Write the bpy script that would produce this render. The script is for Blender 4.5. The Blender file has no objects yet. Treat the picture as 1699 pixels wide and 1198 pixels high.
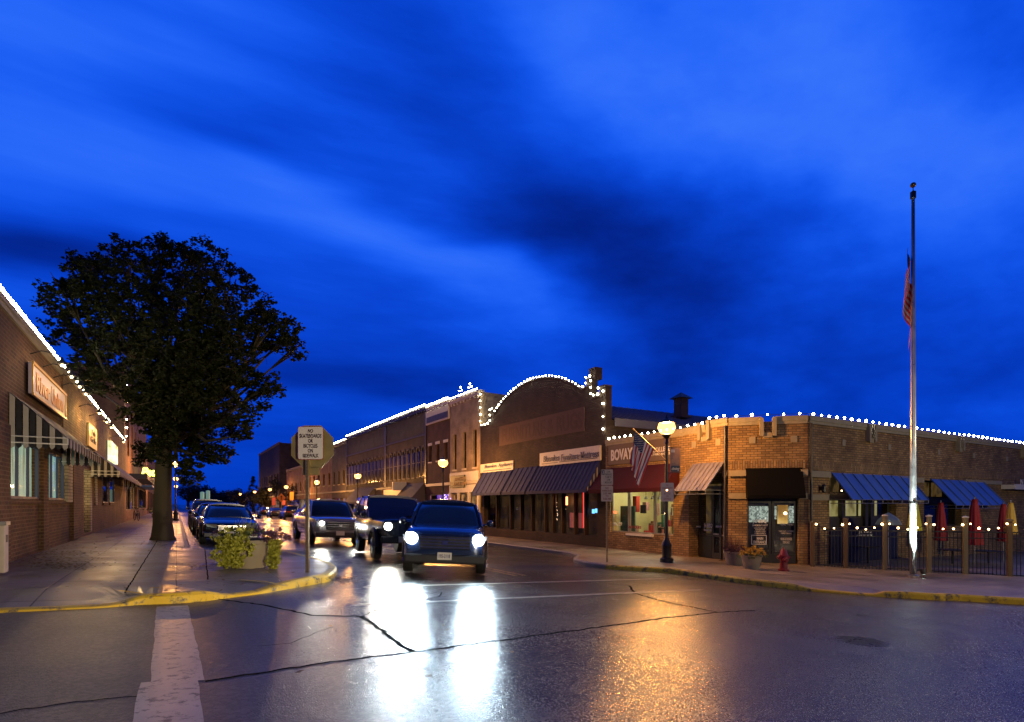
import bpy, bmesh, math, random
from math import sin, cos, pi, radians, sqrt, exp
from mathutils import Vector, Matrix
random.seed(7)
SC = bpy.context.scene
COL = SC.collection

# ------------------------------------------------------------------ camera
TH = radians(30.7); ST, CT = sin(TH), cos(TH)
FP, CX, HY = 938.0, 849.5, 836.0          # focal length, centre and eye level measured in the photograph
EYE = 1.25
cam = bpy.data.cameras.new('camera'); camo = bpy.data.objects.new('camera', cam); COL.objects.link(camo)
camo.location = (0, 0, EYE); camo.rotation_euler = (pi/2, 0, -TH)
cam.sensor_width = 36; cam.lens = 36*FP/1699.0; cam.shift_y = (HY-599)/1699.0
cam.clip_start = .1; cam.clip_end = 3000
SC.camera = camo
SC.view_settings.view_transform = 'Standard'; SC.view_settings.look = 'None'
SC.view_settings.exposure = 0; SC.view_settings.gamma = 1
SC.render.resolution_x = 1024; SC.render.resolution_y = 722
cy = SC.cycles
cy.use_denoising = True; cy.denoising_prefilter = 'ACCURATE'
cy.max_bounces = 5; cy.diffuse_bounces = 2; cy.glossy_bounces = 3; cy.transmission_bounces = 4; cy.transparent_max_bounces = 8
cy.sample_clamp_indirect = 4; cy.use_light_tree = True
cy.caustics_reflective = False; cy.caustics_refractive = False

FWD = Vector((ST, CT, 0)); RGT = Vector((CT, -ST, 0)); UP = Vector((0, 0, 1))

# ------------------------------------------------------------------ sky (dusk clouds in world directions)
def make_world():
    w = bpy.data.worlds.new('World'); SC.world = w; w.use_nodes = True
    nt = w.node_tree; nt.nodes.clear(); N, L = nt.nodes.new, nt.links.new
    def math_(op, a, b=None, c=None, clamp=False):
        n = N('ShaderNodeMath'); n.operation = op; n.use_clamp = clamp
        for i, v in enumerate((a, b, c)):
            if v is None: continue
            if isinstance(v, (int, float)): n.inputs[i].default_value = v
            else: L(v, n.inputs[i])
        return n.outputs[0]
    tc = N('ShaderNodeTexCoord')
    d0 = tc.outputs['Generated']
    # gentle streaky warp
    mp = N('ShaderNodeMapping'); mp.inputs['Rotation'].default_value = (0, radians(18), radians(-40)); mp.inputs['Scale'].default_value = (1.2, 3.2, 5.0)
    L(d0, mp.inputs[0])
    nz = N('ShaderNodeTexNoise'); nz.inputs['Scale'].default_value = 1.1; nz.inputs['Detail'].default_value = 3; nz.inputs['Roughness'].default_value = .5
    L(mp.outputs[0], nz.inputs[0])
    sub = N('ShaderNodeVectorMath'); sub.operation = 'SUBTRACT'; L(nz.outputs['Color'], sub.inputs[0]); sub.inputs[1].default_value = (.5, .5, .5)
    scl = N('ShaderNodeVectorMath'); scl.operation = 'SCALE'; L(sub.outputs[0], scl.inputs[0]); scl.inputs['Scale'].default_value = .20
    add = N('ShaderNodeVectorMath'); add.operation = 'ADD'; L(d0, add.inputs[0]); L(scl.outputs[0], add.inputs[1])
    d = add.outputs[0]
    def dot(v, vec):
        n = N('ShaderNodeVectorMath'); n.operation = 'DOT_PRODUCT'; L(v, n.inputs[0]); n.inputs[1].default_value = vec; return n.outputs['Value']
    # (photo x, y, half length px, half width px, tilt deg clockwise, weight)
    blobs = [(700, 170, 300, 120, 34, -.15), (1010, 400, 240, 90, 12, -.32), (1140, 590, 140, 80, 5, -.18), (1250, 350, 150, 50, 10, -.13),
             (600, 330, 120, 40, 20, -.12),
             (560, 625, 260, 40, 8, -.22), (330, 170, 240, 50, 18, -.12), (60, 395, 230, 40, 12, -.26), (700, 60, 300, 50, 20, -.10),
             (1500, 270, 340, 170, 10, .22), (1300, 130, 260, 120, 20, .10), (1500, 560, 300, 90, 10, -.10), (80, 240, 340, 80, 14, .19), (480, 285, 120, 34, 18, .20),
             (720, 430, 300, 42, 20, .27), (120, 90, 260, 70, 10, .10), (240, 20, 400, 60, 5, .08), (1000, 70, 200, 90, 30, .12), (1620, 60, 160, 80, 0, -.12)]
    t = None
    for px, py, a, b, ang, wt in blobs:
        c = (FWD + RGT*((px-CX)/FP) + UP*((HY-py)/FP)); r0 = c.length; c.normalize()
        e1 = RGT*cos(radians(ang)) - UP*sin(radians(ang)); e1 = (e1 - c*e1.dot(c)).normalized(); e2 = c.cross(e1)
        s1, s2 = a/FP/r0, b/FP/r0
        x = dot(d, tuple(e1/s1)); y = dot(d, tuple(e2/s2)); f = dot(d, tuple(c))
        r2 = math_('ADD', math_('MULTIPLY', x, x), math_('MULTIPLY', y, y))
        g = math_('POWER', 2.718, math_('MULTIPLY', r2, -1.0))
        g = math_('MULTIPLY', g, math_('GREATER_THAN', f, 0.0))
        g = math_('MULTIPLY', g, wt)
        t = g if t is None else math_('ADD', t, g)
    z = dot(d0, (0, 0, 1))
    elev = math_('MULTIPLY_ADD', z, .42, .36)
    nz2 = N('ShaderNodeTexNoise'); nz2.inputs['Scale'].default_value = 2.0; nz2.inputs['Detail'].default_value = 4; L(mp.outputs[0], nz2.inputs[0])
    n2 = math_('MULTIPLY_ADD', nz2.outputs['Fac'], .26, -.10)
    mp3 = N('ShaderNodeMapping'); mp3.inputs['Rotation'].default_value = (0, radians(20), radians(-42)); mp3.inputs['Scale'].default_value = (1.6, 9, 16); L(d0, mp3.inputs[0])
    nz3 = N('ShaderNodeTexNoise'); nz3.inputs['Scale'].default_value = 1.0; nz3.inputs['Detail'].default_value = 6; nz3.inputs['Roughness'].default_value = .6; L(mp3.outputs[0], nz3.inputs[0])
    n2 = math_('ADD', n2, math_('MULTIPLY_ADD', nz3.outputs['Fac'], .30, -.15))
    t = math_('ADD', math_('ADD', t, elev), n2, clamp=True)
    cr = N('ShaderNodeValToRGB'); cr.color_ramp.interpolation = 'B_SPLINE'
    els = cr.color_ramp.elements
    els[0].position = .0; els[0].color = (0, .004, .075, 1)
    els[1].position = 1.0; els[1].color = (.06, .215, .97, 1)
    for p, c in ((.25, (.0, .014, .24)), (.5, (.001, .055, .66)), (.72, (.008, .12, .98))):
        e = els.new(p); e.color = (*c, 1)
    L(t, cr.inputs[0])
    sky = N('ShaderNodeTexSky'); sky.sky_type = 'NISHITA'; sky.sun_disc = False
    sky.sun_elevation = radians(-4); sky.sun_rotation = radians(220)
    # sky dimmed overhead and behind the photographer, out of view, to weaken blue fill
    def ramp(v, a, b_, c, e_):
        r = N('ShaderNodeMapRange'); r.interpolation_type = 'SMOOTHSTEP'; L(v, r.inputs[0])
        for i, q in enumerate((a, b_, c, e_)): r.inputs[i+1].default_value = q
        return r.outputs[0]
    dim = math_('MULTIPLY', ramp(z, .64, .85, 1.0, .2), ramp(dot(d0, tuple(FWD)), -.1, .35, .3, 1.0))
    bg = N('ShaderNodeBackground'); L(cr.outputs[0], bg.inputs[0]); L(dim, bg.inputs[1])
    bg2 = N('ShaderNodeBackground'); L(sky.outputs[0], bg2.inputs[0]); bg2.inputs[1].default_value = .05
    ad = N('ShaderNodeAddShader'); L(bg.outputs[0], ad.inputs[0]); L(bg2.outputs[0], ad.inputs[1])
    out = N('ShaderNodeOutputWorld'); L(ad.outputs[0], out.inputs[0])
make_world()

# ------------------------------------------------------------------ measuring helpers
def gz(x):                       # pavement level: the whole place falls gently towards +X
    return -.047*max(-7, min(48, x))
def rz(x): return gz(x) - .12
def G(px, py, fn=gz):            # point of the ground seen at a place of the photograph
    u = (px-CX)/FP; z = 0
    for _ in range(30):
        dep = (EYE-z)*FP/(py-HY); r = u*dep
        X = r*CT+dep*ST; Y = dep*CT-r*ST; z = fn(X)
    return Vector((X, Y, z))
def depth(x, y): return x*ST+y*CT
def zof(x, y, py): return EYE+(HY-py)*depth(x, y)/FP
def at(px, dep):                 # plan position at a photo column and a distance
    r = (px-CX)/FP*dep
    return Vector((r*CT+dep*ST, dep*CT-r*ST, 0))

class Face:
    def __init__(s, O, d, n): s.O, s.d, s.n = Vector((*O, 0)), Vector((*d, 0)).normalized(), Vector((*n, 0)).normalized()
    def p(s, a, o, z): return s.O+s.d*a+s.n*o+UP*z
    def s(s, px, o=0):
        u = (px-CX)/FP; rx, ry = ST+u*CT, CT-u*ST; Ox, Oy = s.O.x+s.n.x*o, s.O.y+s.n.y*o
        return (Oy*rx-Ox*ry)/(s.d.x*ry-s.d.y*rx)
    def z(s, px, py, o=0):
        q = s.p(s.s(px, o), o, 0); return zof(q.x, q.y, py)

# ------------------------------------------------------------------ mesh builder
W = {}
SPLIT = set('seam pilaster pale_brick_trim mullion stone_block stone_band pillar window_post lower_panel pendant_lamp fairy_light window_neon shop_trim downpipe awning_stripe lit_room shop_display soldier_course sign_border belt_course upper_brick_panel print_shape underline arm word_panel canopy_post'.split())
class MB:
    def __init__(s): s.v, s.f, s.m = [], [], []
    def add(s, vs, fs, m=0):
        b = len(s.v); s.v += [Vector(v) for v in vs]; s.f += [tuple(i+b for i in f) for f in fs]; s.m += [m]*len(fs)
    def quad(s, a, b, c, d, m=0): s.add([a, b, c, d], [(0, 1, 2, 3)], m)
    def hexa(s, p, m=0):  # 8 points: bottom 4, top 4
        s.add(p, [(3, 2, 1, 0), (4, 5, 6, 7), (0, 1, 5, 4), (1, 2, 6, 5), (2, 3, 7, 6), (3, 0, 4, 7)], m)
    def box(s, x0, x1, y0, y1, z0, z1, m=0):
        s.hexa([(x0, y0, z0), (x1, y0, z0), (x1, y1, z0), (x0, y1, z0), (x0, y0, z1), (x1, y0, z1), (x1, y1, z1), (x0, y1, z1)], m)
    def fbox(s, F, a0, a1, o0, o1, z0, z1, m=0):
        s.hexa([F.p(a0, o0, z0), F.p(a1, o0, z0), F.p(a1, o1, z0), F.p(a0, o1, z0), F.p(a0, o0, z1), F.p(a1, o0, z1), F.p(a1, o1, z1), F.p(a0, o1, z1)], m)
    def prism(s, poly, dvec, m=0):
        n = len(poly); dv = Vector(dvec); P = [Vector(p) for p in poly]
        s.add(P+[p+dv for p in P], [tuple(range(n))[::-1], tuple(range(n, 2*n))]+[(i, (i+1) % n, (i+1) % n+n, i+n) for i in range(n)], m)
    def tube(s, pts, r, n=8, m=0, caps=True):
        pts = [Vector(p) for p in pts]; k = len(pts); rs = r if isinstance(r, (list, tuple)) else [r]*k
        vs = []; ref = None
        for i, p in enumerate(pts):
            t = (pts[min(i+1, k-1)]-pts[max(i-1, 0)]).normalized()
            if ref is None: ref = Vector((0, 0, 1)) if abs(t.z) < .9 else Vector((1, 0, 0))
            a = (ref-t*ref.dot(t)); a = a.normalized() if a.length > 1e-4 else t.orthogonal().normalized(); ref = a
            b = t.cross(a)
            vs += [p+(a*cos(2*pi*j/n)+b*sin(2*pi*j/n))*rs[i] for j in range(n)]
        fs = [(i*n+j, i*n+(j+1) % n, (i+1)*n+(j+1) % n, (i+1)*n+j) for i in range(k-1) for j in range(n)]
        if caps: fs += [tuple(range(n))[::-1], tuple((k-1)*n+j for j in range(n))]
        s.add(vs, fs, m)
    def lathe(s, c, prof, n=16, m=0, axis=None, caps=True):   # prof: (r, h) list along axis from c
        c = Vector(c); ax = Vector(axis).normalized() if axis else UP
        a = ax.orthogonal().normalized() if abs(ax.z) < .99 else Vector((1, 0, 0)); b = ax.cross(a)
        vs = [c+ax*h+(a*cos(2*pi*j/n)+b*sin(2*pi*j/n))*max(r, 1e-4) for r, h in prof for j in range(n)]
        k = len(prof)
        fs = [(i*n+j, i*n+(j+1) % n, (i+1)*n+(j+1) % n, (i+1)*n+j) for i in range(k-1) for j in range(n)]
        if caps: fs += [tuple(range(n))[::-1], tuple((k-1)*n+j for j in range(n))]
        s.add(vs, fs, m)
    def ball(s, c, r, n=10, m=0, sz=1.0):
        k = n//2+1
        s.lathe(Vector(c)-UP*r*sz, [(r*sin(pi*i/k), r*sz*(1-cos(pi*i/k))) for i in range(k+1)], n, m)
    def build(s, name, mats, parent=None, local=False, smooth=False, base=None, bevel=0):
        if not isinstance(mats, (list, tuple)): mats = [mats]
        o_ = Vector((0, 0, 0))
        if name in SPLIT and len(s.f) > 1:
            par = list(range(len(s.v)))
            def fd(i):
                while par[i] != i: par[i] = par[par[i]]; i = par[i]
                return i
            for f in s.f:
                r = fd(f[0])
                for i in f[1:]: par[fd(i)] = r
            gr = {}
            for f, k in zip(s.f, s.m): gr.setdefault(fd(f[0]), []).append((f, k))
            if len(gr) > 1:
                ob = None
                for fs in gr.values():
                    q = MB(); ix = {}
                    for f, k in fs:
                        for i in f:
                            if i not in ix: ix[i] = len(q.v); q.v.append(s.v[i])
                        q.f.append(tuple(ix[i] for i in f)); q.m.append(k)
                    o2 = q.build(name, mats, parent, local, smooth, base, bevel); ob = ob or o2
                return ob
        if parent is not None: o_ = Vector((0, 0, 0)) if local else W.get(parent.name, Vector((0, 0, 0)))
        elif base is not None: o_ = Vector(base)
        me = bpy.data.meshes.new(name); me.from_pydata([v-o_ for v in s.v], [], s.f)
        for m in mats: me.materials.append(m)
        if len(mats) > 1:
            for p, k in zip(me.polygons, s.m): p.material_index = k
        if smooth: me.polygons.foreach_set('use_smooth', [True]*len(me.polygons))
        me.update()
        ob = bpy.data.objects.new(name, me); COL.objects.link(ob)
        if parent is not None: ob.parent = parent; W[ob.name] = W.get(parent.name, Vector((0, 0, 0))) if not local else Vector((0, 0, 0))
        else: ob.location = o_; W[ob.name] = o_
        if smooth == 'auto':
            try: me.set_sharp_from_angle(angle=radians(38))
            except Exception: pass
        if bevel:
            b = ob.modifiers.new('bevel', 'BEVEL'); b.width = bevel; b.segments = 2; b.limit_method = 'ANGLE'
        return ob

def tag(o, label=None, cat=None, group=None, kind=None):
    if label: o['label'] = label
    if cat: o['category'] = cat
    if group: o['group'] = group
    if kind: o['kind'] = kind
    return o
def thing(name, label, cat, loc, rot=0, group=None):
    o = bpy.data.objects.new(name, None); COL.objects.link(o); o.location = loc; o.rotation_euler = (0, 0, rot)
    o.empty_display_size = .2; W[o.name] = Vector(loc)
    return tag(o, label, cat, group)
def copy_tree(o, parent=None):
    c = o.copy(); COL.objects.link(c); c.parent = parent
    for ch in list(o.children): copy_tree(ch, c)
    return c
def clone(o, loc, rot, label, group=None):
    c = copy_tree(o); c.location = loc; c.rotation_euler = (0, 0, rot); c['label'] = label
    if group: c['group'] = group
    W[c.name] = Vector(loc)
    return c

# ------------------------------------------------------------------ materials
MC = {}
def mat(name, col=(.5, .5, .5), rough=.6, metal=0, var=.18, vs=6, bump=0, bs=40, emit=None, es=1, coat=0, spec=.5, streak=False):
    if name in MC: return MC[name]
    m = bpy.data.materials.new(name); m.use_nodes = True; nt = m.node_tree; N, L = nt.nodes.new, nt.links.new
    b = nt.nodes['Principled BSDF']
    b.inputs['Roughness'].default_value = rough; b.inputs['Metallic'].default_value = metal
    b.inputs['Specular IOR Level'].default_value = spec; b.inputs['Coat Weight'].default_value = coat; b.inputs['Coat Roughness'].default_value = .08
    geo = N('ShaderNodeNewGeometry'); pos = geo.outputs['Position']
    if var:
        if streak:
            mp = N('ShaderNodeMapping'); mp.inputs['Scale'].default_value = (1, 1, .12); L(pos, mp.inputs[0]); src = mp.outputs[0]
        else: src = pos
        nz = N('ShaderNodeTexNoise'); nz.inputs['Scale'].default_value = vs; nz.inputs['Detail'].default_value = 5; L(src, nz.inputs[0])
        hi = tuple(min(1, c*(1+var)) for c in col); lo = tuple(c*(1-var*1.3) if var < .7 else c*.1 for c in col)
        mx = N('ShaderNodeMix'); mx.data_type = 'RGBA'; L(nz.outputs['Fac'], mx.inputs[0]); mx.inputs[6].default_value = (*lo, 1); mx.inputs[7].default_value = (*hi, 1)
        L(mx.outputs[2], b.inputs['Base Color'])
        mr = N('ShaderNodeMapRange'); L(nz.outputs['Fac'], mr.inputs[0]); mr.inputs[1].default_value = .3; mr.inputs[2].default_value = .7
        mr.inputs[3].default_value = max(0, rough-.08); mr.inputs[4].default_value = min(1, rough+.1); L(mr.outputs[0], b.inputs['Roughness'])
    else: b.inputs['Base Color'].default_value = (*col, 1)
    if bump:
        n2 = N('ShaderNodeTexNoise'); n2.inputs['Scale'].default_value = bs; n2.inputs['Detail'].default_value = 4; L(pos, n2.inputs[0])
        bp = N('ShaderNodeBump'); bp.inputs['Strength'].default_value = bump; bp.inputs['Distance'].default_value = .01; L(n2.outputs['Fac'], bp.inputs['Height']); L(bp.outputs[0], b.inputs['Normal'])
    if emit: b.inputs['Emission Color'].default_value = (*emit, 1); b.inputs['Emission Strength'].default_value = es
    MC[name] = m; return m

def brick(name, c1, c2, mortar, w=.24, h=.082, ms=.012, rough=.85, soldier=False):
    if name in MC: return MC[name]
    m = bpy.data.materials.new(name); m.use_nodes = True; nt = m.node_tree; N, L = nt.nodes.new, nt.links.new
    b = nt.nodes['Principled BSDF']; b.inputs['Roughness'].default_value = rough
    geo = N('ShaderNodeNewGeometry')
    cr = N('ShaderNodeVectorMath'); cr.operation = 'CROSS_PRODUCT'; L(geo.outputs['True Normal'], cr.inputs[0]); cr.inputs[1].default_value = (0, 0, 1)
    dt = N('ShaderNodeVectorMath'); dt.operation = 'DOT_PRODUCT'; L(geo.outputs['Position'], dt.inputs[0]); L(cr.outputs[0], dt.inputs[1])
    sx = N('ShaderNodeSeparateXYZ'); L(geo.outputs['Position'], sx.inputs[0])
    cb = N('ShaderNodeCombineXYZ')
    if soldier: L(dt.outputs['Value'], cb.inputs[1]); L(sx.outputs[2], cb.inputs[0])
    else: L(dt.outputs['Value'], cb.inputs[0]); L(sx.outputs[2], cb.inputs[1])
    # slightly uneven courses
    wn = N('ShaderNodeTexNoise'); wn.inputs['Scale'].default_value = 3; L(cb.outputs[0], wn.inputs[0])
    sc = N('ShaderNodeVectorMath'); sc.operation = 'SCALE'; L(wn.outputs['Color'], sc.inputs[0]); sc.inputs['Scale'].default_value = .012
    ad = N('ShaderNodeVectorMath'); ad.operation = 'ADD'; L(cb.outputs[0], ad.inputs[0]); L(sc.outputs[0], ad.inputs[1])
    bt = N('ShaderNodeTexBrick'); L(ad.outputs[0], bt.inputs[0]); bt.inputs['Scale'].default_value = 1
    bt.inputs['Brick Width'].default_value = w; bt.inputs['Row Height'].default_value = h; bt.inputs['Mortar Size'].default_value = ms; bt.inputs['Mortar Smooth'].default_value = .3; bt.inputs['Bias'].default_value = 0
    bt.inputs[1].default_value = (*c1, 1); bt.inputs[2].default_value = (*c2, 1); bt.inputs[3].default_value = (*mortar, 1)
    nz = N('ShaderNodeTexNoise'); nz.inputs['Scale'].default_value = 1.3; nz.inputs['Detail'].default_value = 6; L(geo.outputs['Position'], nz.inputs[0])
    mr = N('ShaderNodeMapRange'); L(nz.outputs['Fac'], mr.inputs[0]); mr.inputs[1].default_value = .3; mr.inputs[2].default_value = .7; mr.inputs[3].default_value = .62; mr.inputs[4].default_value = 1.25
    mx = N('ShaderNodeMix'); mx.data_type = 'RGBA'; mx.blend_type = 'MULTIPLY'; mx.inputs[0].default_value = 1; L(bt.outputs['Color'], mx.inputs[6]); L(mr.outputs[0], mx.inputs[7])
    L(mx.outputs[2], b.inputs['Base Color'])
    bp = N('ShaderNodeBump'); bp.inputs['Strength'].default_value = .7; bp.inputs['Distance'].default_value = .012; bp.invert = True
    L(bt.outputs['Fac'], bp.inputs['Height']); L(bp.outputs[0], b.inputs['Normal'])
    MC[name] = m; return m

def asphalt():
    m = bpy.data.materials.new('wet_asphalt'); m.use_nodes = True; nt = m.node_tree; N, L = nt.nodes.new, nt.links.new
    b = nt.nodes['Principled BSDF']; geo = N('ShaderNodeNewGeometry'); pos = geo.outputs['Position']
    def noise(s, d=5, v=pos):
        n = N('ShaderNodeTexNoise'); n.inputs['Scale'].default_value = s; n.inputs['Detail'].default_value = d; L(v, n.inputs[0]); return n.outputs['Fac']
    def rng(v, a, b_, c, d_):
        r = N('ShaderNodeMapRange'); L(v, r.inputs[0]); r.inputs[1].default_value = a; r.inputs[2].default_value = b_; r.inputs[3].default_value = c; r.inputs[4].default_value = d_; return r.outputs[0]
    big = noise(.35, 4); mid = noise(2.2); fine = noise(75, 3); vor = N('ShaderNodeTexVoronoi'); vor.inputs['Scale'].default_value = 80; L(pos, vor.inputs[0])
    mx = N('ShaderNodeMix'); mx.data_type = 'RGBA'; gm = N('ShaderNodeMath'); gm.operation = 'MULTIPLY_ADD'; L(rng(noise(26, 6), .44, .58, 0, 1), gm.inputs[0]); gm.inputs[1].default_value = .5; hf = N('ShaderNodeMath'); hf.operation = 'MULTIPLY'; L(rng(fine, .42, .60, 0, 1), hf.inputs[0]); hf.inputs[1].default_value = .5; L(hf.outputs[0], gm.inputs[2]); L(gm.outputs[0], mx.inputs[0]); mx.inputs[6].default_value = (.012, .011, .010, 1); mx.inputs[7].default_value = (.10, .09, .078, 1)
    mx2 = N('ShaderNodeMix'); mx2.data_type = 'RGBA'; mx2.blend_type = 'MULTIPLY'; mx2.inputs[0].default_value = 1; L(mx.outputs[2], mx2.inputs[6]); L(rng(mid, .3, .7, .75, 1.25), mx2.inputs[7])
    L(mx2.outputs[2], b.inputs['Base Color'])
    rr = N('ShaderNodeMath'); rr.operation = 'ADD'; L(rng(big, .3, .7, .19, .28), rr.inputs[0]); L(rng(fine, .3, .7, -.05, .08), rr.inputs[1])
    sx = N('ShaderNodeSeparateXYZ'); L(pos, sx.inputs[0]); r3 = N('ShaderNodeMath'); r3.operation = 'ADD'; L(rng(sx.outputs[0], -.8, 2.4, .22, 0), r3.inputs[0]); L(rr.outputs[0], r3.inputs[1])
    L(r3.outputs[0], b.inputs['Roughness']); b.inputs['Specular IOR Level'].default_value = .5
    ad = N('ShaderNodeMath'); ad.operation = 'MULTIPLY_ADD'; L(vor.outputs['Distance'], ad.inputs[0]); ad.inputs[1].default_value = .8; L(fine, ad.inputs[2])
    bp = N('ShaderNodeBump'); bp.inputs['Strength'].default_value = .4; bp.inputs['Distance'].default_value = .006; L(ad.outputs[0], bp.inputs['Height'])
    bp2 = N('ShaderNodeBump'); bp2.inputs['Strength'].default_value = .12; bp2.inputs['Distance'].default_value = .03; L(mid, bp2.inputs['Height']); L(bp.outputs[0], bp2.inputs['Normal'])
    L(bp2.outputs[0], b.inputs['Normal'])
    MC['wet_asphalt'] = m; return m

def slabs(name, col, rough, ax, bx):
    """damp concrete with tooled joints"""
    m = bpy.data.materials.new(name); m.use_nodes = True; nt = m.node_tree; N, L = nt.nodes.new, nt.links.new
    b = nt.nodes['Principled BSDF']; geo = N('ShaderNodeNewGeometry'); pos = geo.outputs['Position']
    bt = N('ShaderNodeTexBrick'); bt.offset = 0; L(pos, bt.inputs[0]); bt.inputs['Scale'].default_value = 1; bt.inputs['Brick Width'].default_value = ax; bt.inputs['Row Height'].default_value = bx
    bt.inputs['Mortar Size'].default_value = .012; bt.inputs['Mortar Smooth'].default_value = .4; bt.inputs['Bias'].default_value = 0
    bt.inputs[1].default_value = (*[c*.86 for c in col], 1); bt.inputs[2].default_value = (*[c*1.12 for c in col], 1); bt.inputs[3].default_value = (*[c*.25 for c in col], 1)
    n1 = N('ShaderNodeTexNoise'); n1.inputs['Scale'].default_value = .9; n1.inputs['Detail'].default_value = 8; n1.inputs['Roughness'].default_value = .65; L(pos, n1.inputs[0])
    mr = N('ShaderNodeMapRange'); L(n1.outputs['Fac'], mr.inputs[0]); mr.inputs[1].default_value = .35; mr.inputs[2].default_value = .65; mr.inputs[3].default_value = .55; mr.inputs[4].default_value = 1.2
    mx = N('ShaderNodeMix'); mx.data_type = 'RGBA'; mx.blend_type = 'MULTIPLY'; mx.inputs[0].default_value = 1; L(bt.outputs[0], mx.inputs[6]); L(mr.outputs[0], mx.inputs[7]); L(mx.outputs[2], b.inputs['Base Color'])
    r2 = N('ShaderNodeMapRange'); L(n1.outputs['Fac'], r2.inputs[0]); r2.inputs[1].default_value = .38; r2.inputs[2].default_value = .62; r2.inputs[3].default_value = rough-.16; r2.inputs[4].default_value = rough+.15; L(r2.outputs[0], b.inputs['Roughness'])
    n2 = N('ShaderNodeTexNoise'); n2.inputs['Scale'].default_value = 60; n2.inputs['Detail'].default_value = 5; L(pos, n2.inputs[0])
    bp = N('ShaderNodeBump'); bp.inputs['Strength'].default_value = .35; bp.inputs['Distance'].default_value = .006; L(n2.outputs['Fac'], bp.inputs['Height'])
    bp2 = N('ShaderNodeBump'); bp2.inputs['Strength'].default_value = .6; bp2.inputs['Distance'].default_value = .01; bp2.invert = True; L(bt.outputs['Fac'], bp2.inputs['Height']); L(bp.outputs[0], bp2.inputs['Normal']); L(bp2.outputs[0], b.inputs['Normal'])
    MC[name] = m; return m

def worn_paint(name, col, under, amount=.5, rough=.55, scale=5):
    m = bpy.data.materials.new(name); m.use_nodes = True; nt = m.node_tree; N, L = nt.nodes.new, nt.links.new
    b = nt.nodes['Principled BSDF']; geo = N('ShaderNodeNewGeometry'); pos = geo.outputs['Position']
    n1 = N('ShaderNodeTexNoise'); n1.inputs['Scale'].default_value = scale; n1.inputs['Detail'].default_value = 9; n1.inputs['Roughness'].default_value = .72; L(pos, n1.inputs[0])
    r = N('ShaderNodeMapRange'); L(n1.outputs['Fac'], r.inputs[0]); r.inputs[1].default_value = amount-.05; r.inputs[2].default_value = amount+.05; r.inputs[3].default_value = 0; r.inputs[4].default_value = 1
    n3 = N('ShaderNodeTexNoise'); n3.inputs['Scale'].default_value = 2.1; n3.inputs['Detail'].default_value = 5; L(pos, n3.inputs[0])
    m3 = N('ShaderNodeMix'); m3.data_type = 'RGBA'; L(n3.outputs['Fac'], m3.inputs[0]); m3.inputs[6].default_value = (*[c*.65 for c in col], 1); m3.inputs[7].default_value = (*[min(1, c*1.2) for c in col], 1)
    mx = N('ShaderNodeMix'); mx.data_type = 'RGBA'; L(r.outputs[0], mx.inputs[0]); L(m3.outputs[2], mx.inputs[6]); mx.inputs[7].default_value = (*under, 1); L(mx.outputs[2], b.inputs['Base Color'])
    b.inputs['Roughness'].default_value = rough
    n2 = N('ShaderNodeTexNoise'); n2.inputs['Scale'].default_value = 70; n2.inputs['Detail'].default_value = 4; L(pos, n2.inputs[0])
    bp = N('ShaderNodeBump'); bp.inputs['Strength'].default_value = .5; bp.inputs['Distance'].default_value = .006; L(n2.outputs['Fac'], bp.inputs['Height']); L(bp.outputs[0], b.inputs['Normal'])
    MC[name] = m; return m

def glass(name, tint=(1, 1, 1)):
    m = bpy.data.materials.new(name); m.use_nodes = True; nt = m.node_tree; nt.nodes.clear(); N, L = nt.nodes.new, nt.links.new
    tr = N('ShaderNodeBsdfTransparent'); tr.inputs[0].default_value = (*tint, 1); gl = N('ShaderNodeBsdfGlossy'); gl.inputs['Roughness'].default_value = .02
    geo = N('ShaderNodeNewGeometry'); dt = N('ShaderNodeVectorMath'); dt.operation = 'DOT_PRODUCT'; L(geo.outputs['Incoming'], dt.inputs[0]); L(geo.outputs['Normal'], dt.inputs[1])
    ab = N('ShaderNodeMath'); ab.operation = 'ABSOLUTE'; L(dt.outputs['Value'], ab.inputs[0]); om = N('ShaderNodeMath'); om.operation = 'SUBTRACT'; om.inputs[0].default_value = 1; L(ab.outputs[0], om.inputs[1])
    pw = N('ShaderNodeMath'); pw.operation = 'POWER'; L(om.outputs[0], pw.inputs[0]); pw.inputs[1].default_value = 5; lw = N('ShaderNodeMath'); lw.operation = 'MULTIPLY_ADD'; L(pw.outputs[0], lw.inputs[0]); lw.inputs[1].default_value = .8; lw.inputs[2].default_value = .06
    mx = N('ShaderNodeMixShader'); L(lw.outputs[0], mx.inputs[0]); L(tr.outputs[0], mx.inputs[1]); L(gl.outputs[0], mx.inputs[2])
    o = N('ShaderNodeOutputMaterial'); L(mx.outputs[0], o.inputs[0]); MC[name] = m; return m

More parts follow.
